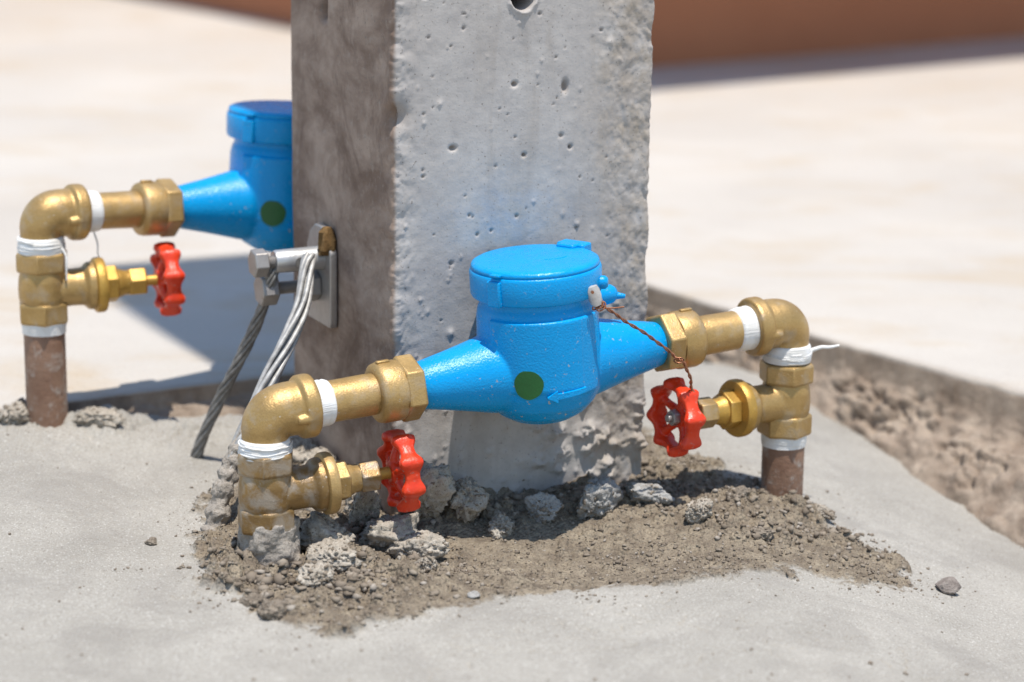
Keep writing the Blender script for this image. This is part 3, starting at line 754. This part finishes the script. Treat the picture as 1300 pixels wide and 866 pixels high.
def make_valve(label, C, yaw, tilt, wheel_spin, mats, wheel_label):
    """C: crossing of the vertical pipe axis with the stem axis; stem leaves along yaw"""
    cast, ringm, nutm = mats
    t = thing('gate_valve', label, 'valve', C - Vector((0, 0, 0.026)), Rz(R(yaw)), 'brass gate valves with red handwheels')
    z0 = 26
    T = Matrix.Translation((0, 0, z0)) @ Matrix.Rotation(-R(tilt), 4, 'Y')
    m = MB()
    m.lathe([(0, 3), (12, 3), (13.4, 6), (13.8, 12), (14.6, 17), (15.6, 21), (15.8, 27), (15.4, 33), (14.4, 38), (13.6, 42), (13.4, 46), (0, 46)], 48)
    m.lathe([(0, 0), (13.5, 0), (12.6, 10), (12.2, 20), (12.5, 26), (15.5, 29), (16.0, 33.5), (0, 33.5)], 44, T @ AX)
    body = m.obj('body', cast, t, remesh=0.65, smooth=4)
    h = MB(); h.hexa(17.6, z0 + 12.6, z0 + 25.5, None, 1.2, R(10)); h.obj('hexagon', cast, body, sharp=25, bevel=0.9)
    h = MB(); h.hexa(17.4, z0 - 21.5, z0 - 7.5, None, 1.2, R(22)); h.obj('hexagon', cast, body, sharp=25, bevel=0.9)
    f = MB(); f.lathe([(0, 33), (16.6, 33), (17.9, 34), (18.2, 35.5), (18.2, 38.6), (17.4, 40), (15.5, 40.4), (0, 40.4)], 56, T @ AX); ring = f.obj('bonnet_ring', ringm, t, sharp=40)
    b = MB(); b.hexa(12.6, 40.2, 48.5, T @ AX, 0.8, R(5)); b.obj('bonnet_hexagon', ringm, ring, sharp=25, bevel=0.7)
    b = MB(); b.lathe([(0, 48), (9.6, 48), (9.2, 51), (8.4, 52.5), (8.0, 56.5), (0, 56.5)], 36, T @ AX); b.obj('bonnet_neck', ringm, ring)
    b = MB(); b.hexa(9.8, 55.8, 67.5, T @ AX, 0.9, R(16)); b.obj('packing_nut', nutm, t, sharp=25, bevel=0.8)
    b = MB(); b.lathe([(0, 66), (3.6, 66), (3.6, 86), (0, 86)], 20, T @ AX); b.obj('stem', M['brass3'], t)
    global WHEEL_MESH
    X = T @ Matrix.Translation((82.5, 0, 0)) @ AX @ Matrix.Rotation(wheel_spin, 4, 'Z')
    if WHEEL_MESH is None:
        w = make_wheel_mesh().obj('handwheel', M['red'], t, remesh=0.55, smooth=3); WHEEL_MESH = w
    else:
        w = WHEEL_MESH.copy(); col.objects.link(w); w.parent = t
    X2 = X.copy(); X2.translation = X.translation * 0.001; w.matrix_local = X2
    if wheel_label: w['label'] = wheel_label
    n = MB(); n.hexa(5.2, -1.0, 4.0, None, 0.6); n.lathe([(0, 3.5), (2.6, 3.5), (2.6, 6.2), (2.0, 6.8), (0, 6.8)], 18)
    n.obj('wheel_nut', M['bolt'], w, sharp=25, bevel=0.4)
    return t

def make_riser(label, x, y, ztop, zbot, tape=True):
    t = thing('riser_pipe', label, 'pipe', (x, y, zbot), None, 'galvanised riser pipes')
    H = (ztop - zbot) * 1000
    m = MB(); ph = random.random() * 6
    m.lathe([(0, 0), (13.4, 0), (13.4, H * 0.3), (13.4, H * 0.7), (13.4, H - 5), (12.4, H), (0, H)], 40, None, wob=lambda a, z: 0.004 * math.sin(3 * a + ph))
    m.obj('pipe', M['riser'], t)
    if not tape: return t
    w = MB(); w.lathe([(12.8, H - 7.2), (14.0, H - 7.0), (14.2, H - 4), (14.5, H - 2), (14.4, H + 0.6), (12, H + 0.6)], 48, None, wob=lambda a, z: 0.01 * math.sin(2 * a + z)); w.obj('thread_tape', M['tape'], t, sharp=60)
    return t

Fr = frame(YAW, TILT)
MC = Vector((0.0165, 1.4036, 0.0958))
make_meter('bright blue water meter in front of the pole, nearest the camera', MC - Fr @ Vector((0, 0, 0.033)), Fr)
BY, BT = 32.0, -2.6
Bk = frame(BY, BT)
BC = Vector((-0.3055, 1.543, 0.1560)) + Bk @ Vector((0.174, 0, 0))
make_meter('darker blue water meter half hidden behind the left side of the pole', BC - Bk @ Vector((0, 0, 0.033)), Bk)

LEFT = MC + Fr @ Vector((-0.174, 0, 0)); RIGHT = MC + Fr @ Vector((0.174, 0, 0)); BACK = BC + Bk @ Vector((-0.174, 0, 0))
make_tailpiece('brass tail pipe and union nut on the left of the front meter', MC, Fr, -1)
make_tailpiece('brass tail pipe and union nut on the right of the front meter', MC, Fr, 1)
make_tailpiece('blurred brass tail pipe and union nut on the back meter', BC, Bk, -1)
make_elbow('large brass elbow at lower left, nearest the camera', LEFT, YAW, TILT)
make_elbow('brass elbow at the right end of the front meter, above the rusty riser', RIGHT, YAW + 180, -TILT)
make_elbow('blurred brass elbow at the far left edge beside the back meter', BACK, BY, BT)
VL = LEFT - Vector((0, 0, 0.0475)); VR = RIGHT - Vector((0, 0, 0.052)); VB = BACK - Vector((0, 0, 0.050))
br = (M['brass'], M['brass3'], M['brass3'])
vl = make_valve('mortar smeared brass gate valve half buried at lower left', VL, 23, 3.2, 0.3, (M['brass2'], M['brass'], M['brass2']), None)
make_valve('brass gate valve on the right riser with the wire tied to its red wheel', VR, 180 + 30, 0.0, 0.15, (M['brass'], M['brass3'], M['brass']), None)
make_valve('blurred brass gate valve on the far left riser pipe', VB, 21, 1.0, 0.5, br, None)
for V, lab in ((VL, 'short riser pipe sunk in mortar under the lower left valve'), (VR, 'rusty brown riser pipe under the right valve'), (VB, 'rusty brown riser pipe at the far left edge')):
    make_riser(lab, V.x, V.y, V.z - 0.0215, gz(V.x, V.y) - 0.05, V is not VL)

# ------------------------------------------------------------------ stay-wire clamp on the shaded face of the pole
def face_frame():
    # local x points out of the left face, y along the face to the back, z up
    return Matrix(((-ux.x, bx.x, 0), (-ux.y, bx.y, 0), (0, 0, 1)))
F = face_frame()
if F.determinant() < 0:
    F = Matrix(((-ux.x, -bx.x, 0), (-ux.y, -bx.y, 0), (0, 0, 1)))
clamp = thing('wire_clamp', 'galvanised steel wire clamp with hex bolts on the shaded pole face', 'clamp', at(-0.0006, 0.108, 0.096), F)
YS = 1 if F @ Vector((0, 1, 0)) @ bx > 0 else -1
m = MB()
prof = [(-19, 0), (19, 0), (20, 4), (20, 48), (14, 58), (4, 63), (-6, 63), (-15, 57), (-20, 48), (-20, 4)]
n = len(prof)
m.add([(0, y, z) for y, z in prof] + [(5, y, z) for y, z in prof], [tuple(range(n)), tuple(range(2 * n - 1, n - 1, -1))] + [(i, (i + 1) % n, n + (i + 1) % n, n + i) for i in range(n)])
m.obj('plate', M['bolt'], clamp, bevel=0.8, sharp=25)
Xb = Matrix.Translation((4.5, -5 * YS, 43)) @ AX
m = MB(); m.lathe([(0, 0), (7.6, 0), (7.4, 20), (7.2, 31), (6.6, 32.2), (0, 32.2)], 36, Xb); barrel = m.obj('barrel', M['steel'], clamp)
m = MB(); m.lathe([(0, 13), (3.0, 13), (3.0, 23), (0, 23)], 20, Matrix.Translation((22, -5 * YS, 43)) @ Matrix.Rotation(math.pi / 2 * YS, 4, 'X') @ Matrix.Translation((0, 0, -15.4)))
m.obj('wire_hole', M['cable_dark'], barrel)
def bolt(y, z, x0, x1, hr, hx0, hx1, nut=None):
    X = Matrix.Translation((0, y, z)) @ AX
    m = MB(); pr = [(0, x0), (3.9, x0)]
    k = x0
    while k < x1 - 1.2: pr += [(4.1, k + 0.3), (4.1, k + 0.6), (3.5, k + 0.9), (3.5, k + 1.0)]; k += 1.2
    pr += [(3.9, x1), (0, x1)]
    m.lathe(pr, 20, X); o = m.obj('bolt', M['bolt'], clamp, sharp=50)
    h = MB(); h.hexa(hr, hx0, hx1, X, 0.9, R(20)); h.obj('bolt_head', M['bolt'], o, sharp=25, bevel=0.6)
    if nut:
        h = MB(); h.hexa(nut[2], nut[0], nut[1], X, 0.9, R(5)); h.obj('nut', M['bolt'], o, sharp=25, bevel=0.6)
bolt(-5 * YS, 43, 30, 44, 9.2, 42, 51)
bolt(3 * YS, 24, 4, 38, 10.6, 33, 44, (5, 15, 10.4))
m = MB(); m.lathe([(0, 0), (4.5, 0.5), (6, 4), (5.5, 10), (4.2, 15), (2.2, 18), (0, 18.5)], 20, Matrix.Translation((4, -13 * YS, 46)), wob=lambda a, z: 0.25 * math.sin(5 * a + z) + 0.2 * math.sin(3 * z + 2 * a))
m.obj('rust_lump', M['brown'], clamp)

def spline(pts, n):
    P_ = [Vector(p) for p in pts]; out = []
    for i in range(n):
        t = i / (n - 1) * (len(P_) - 1); k = min(int(t), len(P_) - 2); f = t - k
        p0 = P_[max(k - 1, 0)]; p1 = P_[k]; p2 = P_[k + 1]; p3 = P_[min(k + 2, len(P_) - 1)]
        out.append(0.5 * ((2 * p1) + (p2 - p0) * f + (2 * p0 - 5 * p1 + 4 * p2 - p3) * f * f + (3 * p1 - p0 - 3 * p2 + p3) * f ** 3))
    return out
def cable(name, label, pts, nstr, rs, spread, turns, mats, n=90):
    base = Vector(pts[-1]); t = thing(name, label, 'cable', base, None, 'steel stay wires at the pole')
    C_ = spline([Vector(p) - base for p in pts], n)
    for k in range(nstr):
        path = []
        for i, p in enumerate(C_):
            T = (C_[min(i + 1, n - 1)] - C_[max(i - 1, 0)]).normalized()
            a = Vector((0, 1, 0)).cross(T).normalized(); b = T.cross(a)
            u = i / (n - 1); an = 2 * math.pi * (k / max(1, nstr - 1) + turns * u)
            rr = 0 if k == nstr - 1 else spread(u) * (1 + 0.12 * math.sin(7 * u + k * 2))
            path.append((p + (a * math.cos(an) + b * math.sin(an)) * rr) * 1000)
        m = MB(); m.sweep(path, rs * 1000, 8); m.obj('strand', mats, t, sharp=60)
    return t
cA = [(-0.1255, 1.4715, 0.1455), (-0.1268, 1.4645, 0.1390), (-0.1285, 1.451, 0.1205), (-0.1351, 1.4362, 0.1027), (-0.1448, 1.4211, 0.0833), (-0.1546, 1.4076, 0.0622), (-0.164, 1.3951, 0.0412), (-0.1702, 1.3858, 0.0243), (-0.1764, 1.3753, -0.004)]
ctA = cable('stay_wire', 'bright loose steel strands hanging from the clamp down behind the brass elbow', cA, 7, 0.00165, lambda u: 0.0028 + 0.0016 * math.sin(math.pi * min(1, u * 1.2)), 0.9, M['cable_light'])
cB = [(-0.1470, 1.4950, 0.1420), (-0.1505, 1.4843, 0.1301), (-0.1592, 1.4929, 0.1027), (-0.1729, 1.5008, 0.0723), (-0.1869, 1.5091, 0.0438), (-0.2012, 1.5165, 0.0114), (-0.2072, 1.5194, -0.010)]
cable('stay_wire', 'dark twisted steel stay wire slanting to the ground left of the pole', cB, 7, 0.0014, lambda u: 0.0025, 2.6, M['cable_dark'])
# mortar splashed over the foot of the bright strands
m = MB(); pts = spline([Vector(p) for p in cA[5:]], 26)
o0 = Vector(cA[-1]); rr = [(4.0 + 3.2 * (i / 25) + 1.3 * math.sin(i * 1.9) + 0.9 * math.sin(i * 4.3)) for i in range(26)]
m.sweep([(p - o0) * 1000 for p in pts], rr, 16)
mc = m.obj('mortar_crust', M['cable_mud'], ctA, remesh=1.0, smooth=1)
tx = bpy.data.textures.new('crust_noise', 'CLOUDS'); tx.noise_scale = 0.004
dm = mc.modifiers.new('crumble', 'DISPLACE'); dm.texture = tx; dm.strength = 0.0035; dm.texture_coords = 'LOCAL'

# ------------------------------------------------------------------ seal wire
W = [(0.0432, 1.3890, 0.1405), (0.0465, 1.3828, 0.1448), (0.0502, 1.3808, 0.1411), (0.0530, 1.3808, 0.1369), (0.0623, 1.3912, 0.1287), (0.0736, 1.3993, 0.1202), (0.0855, 1.4092, 0.1097), (0.0956, 1.4161, 0.1004), (0.1000, 1.4173, 0.0968), (0.1039, 1.4175, 0.0934), (0.1073, 1.4216, 0.0852), (0.1093, 1.4257, 0.0772), (0.1111, 1.4280, 0.0702)]
sw = thing('seal_wire', 'twisted copper seal wire from the meter lid to the right handwheel', 'wire', W[-1])
C_ = spline([Vector(p) - Vector(W[-1]) for p in W], 150)
for k in range(2):
    path = []
    for i, p in enumerate(C_):
        T = (C_[min(i + 1, 149)] - C_[max(i - 1, 0)]).normalized(); a = Vector((0, 0, 1)).cross(T).normalized(); b = T.cross(a)
        an = math.pi * k + i * 0.55; wob = Vector((math.sin(i * 0.31), math.cos(i * 0.23), math.sin(i * 0.17 + 1))) * 0.0004
        path.append((p + (a * math.cos(an) + b * math.sin(an)) * 0.0006 + wob) * 1000)
    MBw = MB(); MBw.sweep(path, 0.55, 8); MBw.obj('strand', M['copper'], sw, sharp=60)
w0 = (Vector(W[2]) - Vector(W[-1])) * 1000
m = MB(); rnd = random.Random(3)
for k in range(3):
    c0 = w0 + Vector((rnd.uniform(-1, 3), rnd.uniform(-1, 0), rnd.uniform(-5, -1)))
    m.sweep([c0 + Vector((2.6 * math.cos(a * 1.0 + k), 1.4 * math.sin(a * 0.9 + k * 2), 2.2 * math.sin(a + k * 1.3) + a * 0.2)) for a in np.linspace(0, 7, 30)], 0.5, 7)
m.sweep([w0 + Vector((4, 0, -5)), w0 + Vector((10, 2, -5.2)), w0 + Vector((15, 4, -5.0))], 0.45, 7)
m.obj('coil', M['copper'], sw, sharp=60)
w1 = (Vector((0.1003, 1.4150, 0.0966)) - Vector(W[-1])) * 1000
m = MB(); m.sweep([w1 + Vector((3.0 * math.cos(a), -0.5, 1.6 * math.sin(a))) for a in np.linspace(0, 11, 40)], 0.5, 7); m.obj('knot', M['copper'], sw, sharp=60)
sl = thing('lead_seal', 'small crimped grey lead seal hanging on the copper wire at the meter lid', 'seal', (0.0490, 1.3795, 0.1395), Rz(R(10)) @ Ry(R(-18)))
m = MB(); m.lathe([(0, -2), (2.6, -1.6), (3.6, 0.5), (3.9, 4), (3.7, 8), (3.0, 10.4), (0, 11)], 24, Matrix.Diagonal((1, 0.62, 1, 1)), wob=lambda a, z: 0.10 * math.sin(2 * a + z * 0.8) + 0.06 * math.sin(5 * a + z))
m.obj('slug', M['lead'], sl, sharp=40)
m = MB(); m.lathe([(0, 0), (0.9, 0), (0.9, 1.2), (0, 1.2)], 12, Matrix.Translation((-1, -3.0, 8)) @ Matrix.Rotation(math.pi / 2, 4, 'X')); m.obj('crimp_hole', M['copper'], sl)

# loose ends of thread tape
def tape_tail(parent_name_idx, pts, w=1.6):
    pass
els = [o for o in col.objects if o.name.startswith('elbow')]
def strip(parent, pts, wd, th):
    m = MB(); m.sweep([tuple(p) for p in pts], [wd * (1 - 0.5 * i / len(pts)) for i in range(len(pts))], 8, Matrix.Identity(4)); m.obj('tape_end', M['tape'], parent, sharp=60)
by = {o['label'][:12]: o for o in els}
for o in els:
    if 'right end' in o['label']: strip(o, spline([(-13, 5, 6), (-19, 9, 9), (-24, 11, 9), (-30, 13, 10)], 12), 1.4, 0.3)
    if 'far left' in o['label']:
        strip(o, spline([(9, -11.5, 5), (11, -14.5, 0), (10.5, -15.8, -8), (10.5, -15.5, -16)], 12), 1.0, 0.3)
        strip(o, spline([(34, -6, 12), (36, -7, 4), (36, -7, -3), (39, -7, -8)], 14), 0.7, 0.3)

# ------------------------------------------------------------------ clods, stone, crumbs
def ico(sub):
    import bmesh
    bm = bmesh.new(); bmesh.ops.create_icosphere(bm, subdivisions=sub, radius=1.0)
    v = np.array([q.co[:] for q in bm.verts]); f = [tuple(w.index for w in q.verts) for q in bm.faces]; bm.free(); return v, f
ICO5, ICO5F = ico(5); ICO1, ICO1F = ico(1)
CLODPTS = []
def clod(name, label, cat, group, x, y, sx, sy, sz, mat, seed, sink=0.35, crumbly=1.0):
    d = ICO5; q_ = np.random.default_rng(seed)
    r = 1 + 0.38 * fbm(d[:, 0] * 1.2 + seed * 3.7, d[:, 1] * 1.2, d[:, 2] * 1.2, octaves=3)
    for _ in range(10):
        nq = q_.normal(size=3); nq /= np.linalg.norm(nq); k = d @ nq; r = np.where(k > 0.25, np.minimum(r, q_.uniform(0.50, 0.88) / np.maximum(k, 0.25)), r)
    g = np.sqrt(np.clip(0.45 - worley3(d * 4.2 + seed * 5.1, seed) ** 2, 0, 1)); g2 = np.sqrt(np.clip(0.45 - worley3(d * 10 + seed * 2.3, seed + 9) ** 2, 0, 1))
    pt = sstep(-0.3, 0.3, fbm(d[:, 0] * 1.7, d[:, 1] * 1.7 + seed, d[:, 2] * 1.7, octaves=2))
    r = r + crumbly * (0.20 * (g - 0.45) * pt + 0.11 * (g2 - 0.4) + 0.24 * fbm(d[:, 0] * 5, d[:, 1] * 5, d[:, 2] * 5 + seed, octaves=5, gain=0.66))
    if crumbly < 0.5:
        nrm = np.array([[0.3, -0.5, 0.8], [-0.7, -0.4, 0.5], [0.8, -0.2, 0.4], [0.1, 0.9, 0.3]]); nrm = nrm / np.linalg.norm(nrm, axis=1)[:, None]
        for q in nrm:
            k = d @ q; r = np.where(k > 0.3, np.minimum(r, 0.82 / np.maximum(k, 0.3)), r)
    v = d * r[:, None] * np.array([sx, sy, sz]) * 0.5
    me = bpy.data.meshes.new(name); me.from_pydata(v.tolist(), [], ICO5F); me.materials.append(mat); me.shade_smooth()
    o = bpy.data.objects.new(name, me); col.objects.link(o)
    o.location = (x, y, gz(x, y) + sz * (0.5 - sink)); o.rotation_euler = (0, 0, seed * 1.3)
    cr_, sr_ = math.cos(seed * 1.3), math.sin(seed * 1.3)
    if crumbly > 0.5 and sx > 0.012: CLODPTS.append(np.stack([v[:, 0] * cr_ - v[:, 1] * sr_ + x, v[:, 0] * sr_ + v[:, 1] * cr_ + y, v[:, 2] + o.location.z], -1))
    return tag(o, label, cat, group)
G = 'mortar clods round the pole foot'
cl, cg = M['clod'], M['clodg']
CL = [
    ('largest pale grey mortar clod at the foot of the pole below the meter', 0.052, 1.424, 0.044, 0.030, 0.034, cg, 1, 0.25),
    ('flattish grey clod against the right foot of the pole', 0.082, 1.440, 0.036, 0.024, 0.020, cg, 2, 0.25),
    ('tan clod between the meter shadow and the right riser', 0.114, 1.404, 0.022, 0.018, 0.018, cl, 3, 0.2),
    ('big pale clod directly under the left red handwheel', -0.074, 1.366, 0.052, 0.040, 0.042, cl, 4, 0.3),
    ('rounded clod behind the left red handwheel against the pole', -0.052, 1.398, 0.046, 0.034, 0.050, cl, 5, 0.3),
    ('clod leaning on the pole just right of the left handwheel', -0.026, 1.406, 0.034, 0.026, 0.034, cl, 6, 0.25),
    ('crumbly clod under the bonnet of the half buried valve', -0.104, 1.346, 0.042, 0.032, 0.034, cl, 7, 0.3),
    ('clod lying in front of the half buried valve', -0.106, 1.284, 0.026, 0.020, 0.018, cl, 8, 0.2),
    ('shaded lump at the right side of the short buried riser', -0.100, 1.314, 0.034, 0.028, 0.022, cl, 9, 0.3),
    ('shaded clod in front of the left handwheel at the edge of the meter shadow', -0.052, 1.343, 0.036, 0.028, 0.026, cl, 10, 0.3),
    ('small clod in the meter shadow left of the largest clod', -0.006, 1.394, 0.026, 0.020, 0.020, cl, 11, 0.3),
    ('small shaded clod touching the pole under the meter', 0.020, 1.412, 0.026, 0.020, 0.022, cg, 12, 0.3),
    ('dark clod under the large left elbow beside the pole', -0.122, 1.480, 0.040, 0.028, 0.028, cl, 13, 0.2),
    ('clod between the stay wire and the large left elbow', -0.135, 1.515, 0.030, 0.022, 0.024, cl, 14, 0.2),
    ('little clod on the sunny tan mortar at the end of the valve shadow', -0.047, 1.306, 0.015, 0.013, 0.010, cl, 15, 0.2),
    ('clod at the outer left edge of the rubble in front of the valve', -0.140, 1.252, 0.022, 0.018, 0.012, M['crumb'], 16, 0.3),
    ('rough clod at the lower left corner of the rubble', -0.126, 1.232, 0.026, 0.020, 0.013, M['crumb'], 17, 0.3),
    ('pale lump on the left of the far left riser pipe', -0.326, 1.538, 0.032, 0.026, 0.026, cl, 18, 0.3),
    ('pale lump on the right of the far left riser pipe', -0.274, 1.545, 0.046, 0.028, 0.018, cl, 19, 0.35),
    ('brown clod left of the foot of the right riser', 0.140, 1.440, 0.022, 0.018, 0.014, M['crumb'], 20, 0.3),
    ('pale sliver of mortar right of the foot of the right riser', 0.196, 1.458, 0.026, 0.012, 0.009, cl, 21, 0.3),
    ('clod in the rubble in front of the right riser', 0.150, 1.388, 0.018, 0.014, 0.010, M['crumb'], 22, 0.3),
    ('clod wedged between the half buried valve and the left handwheel', -0.088, 1.392, 0.042, 0.032, 0.044, cl, 23, 0.3),
]
for (lab, x, y, sx, sy, sz, mt, sd, sk) in CL:
    clod('mortar_clod', lab, 'clod', G, x, y, sx * 0.94, sy * 0.94, sz * 0.86, mt, sd, sk)
clod('stone', 'lone brown stone on the smooth mortar at the right', 'stone', None, 0.262, 1.375, 0.017, 0.014, 0.012, M['stone'], 31, 0.15, 0.25)
clod('mortar_chip', 'thin flat chip lying on the mortar in front of the rubble', 'chip', None, -0.019, 1.262, 0.012, 0.007, 0.004, cg, 33, 0.2, 0.3)
clod('mortar_crumb', 'single dark crumb alone on the smooth mortar at the left', 'crumb', None, -0.208, 1.345, 0.007, 0.006, 0.005, M['crumb'], 34, 0.2, 0.8)

def crumbs():
    r = np.random.default_rng(21); N = 130000; X = r.uniform(-0.36, 0.34, N); Y = r.uniform(1.12, 1.58, N)
    z, m, hv = ground_z(X, Y, True)
    clump = sstep(-0.1, 0.45, fbm(X * 45, Y * 45, octaves=3))
    pr = m * (0.30 + 0.40 * hv) * (0.25 + 0.75 * clump) + 0.0040 + 0.20 * clump * sstep(0.030, 0.0, poly_sd(X, Y, RUB)) * (1 - m) + 0.035 * sstep(0.2, 0.5, fbm(X * 20 + 3, Y * 20, octaves=2)) * sstep(0.06, 0.0, poly_sd(X, Y, RUB))
    for cx, cy, cr in ((0.095, 1.130, 0.016), (0.125, 1.150, 0.010), (0.065, 1.125, 0.008), (-0.27, 1.19, 0.02), (-0.21, 1.30, 0.012), (0.06, 1.255, 0.012), (0.20, 1.33, 0.014)):
        pr = pr + 0.10 * np.exp(-((X - cx) ** 2 + ((Y - cy) * 1.6) ** 2) / cr ** 2)
    keep = r.random(N) < pr
    X, Y, z, m, hv = X[keep], Y[keep], z[keep], m[keep], hv[keep]
    S = (0.0005 + 0.0029 * r.random(len(X)) ** 4.0 * (0.4 + 0.6 * hv)) * np.where(m > 0.3, 1.0, 0.65)
    ctr = np.stack([X, Y, z + S * 0.35], -1)
    # grit stuck on the clods
    extra = [c_[r.integers(0, len(c_), 160)] for c_ in CLODPTS]
    ex = np.concatenate(extra); es = 0.0004 + 0.0013 * r.random(len(ex)) ** 2.5
    ctr = np.concatenate([ctr, ex]); S = np.concatenate([S, es]); n = len(ICO1); K = len(S)
    q = ICO1[None] * (1 + r.uniform(-0.55, 0.45, (K, n, 1))) * S[:, None, None] * r.uniform(0.55, 1.45, (K, 1, 3)) * np.array([1, 1, 0.75])
    a = r.uniform(0, 6.28, K); ca, sa = np.cos(a)[:, None], np.sin(a)[:, None]
    q = np.stack([q[..., 0] * ca - q[..., 1] * sa, q[..., 0] * sa + q[..., 1] * ca, q[..., 2]], -1) + ctr[:, None]
    F = (np.array(ICO1F)[None] + (np.arange(K) * n)[:, None, None]).reshape(-1, 3)
    me = bpy.data.meshes.new('mortar_crumbs')
    me.vertices.add(K * n); me.vertices.foreach_set('co', q.ravel())
    me.loops.add(F.size); me.loops.foreach_set('vertex_index', F.ravel().astype(np.int32))
    me.polygons.add(len(F)); me.polygons.foreach_set('loop_start', np.arange(0, F.size, 3, dtype=np.int32))
    me.update(calc_edges=True); me.validate()
    tone = np.repeat(r.random(K), n); at_ = me.attributes.new('tone', 'FLOAT', 'POINT'); at_.data.foreach_set('value', tone.astype(np.float32))
    me.materials.append(M['grit'])
    o = bpy.data.objects.new('mortar_crumbs', me); col.objects.link(o)
    tag(o, 'loose mortar crumbs strewn round the foot of the pole', 'crumbs', None, 'stuff')
crumbs()

# mortar smeared round the buried end of the lower left valve
m = MB(); m.lathe([(0, -34), (19, -34), (20, -26), (18.5, -16), (17.8, -6), (17.4, 2), (16.9, 7), (16.2, 11), (0, 11)], 64, Matrix.Translation((1.5, 0, 0)),
                  wob=lambda a, z: 0.05 * math.sin(2 * a + z * 0.2) + 0.05 * math.sin(5 * a - z * 0.3) + (0.10 * math.sin(3 * a + 1) if z > 0 else 0.02))
mc = m.obj('mortar_smear', M['cable_mud'], vl, remesh=0.9, smooth=1)
tx2 = bpy.data.textures.new('smear_noise', 'CLOUDS'); tx2.noise_scale = 0.006
dm = mc.modifiers.new('crumble', 'DISPLACE'); dm.texture = tx2; dm.strength = 0.004; dm.texture_coords = 'LOCAL'; dm.mid_level = 0.55
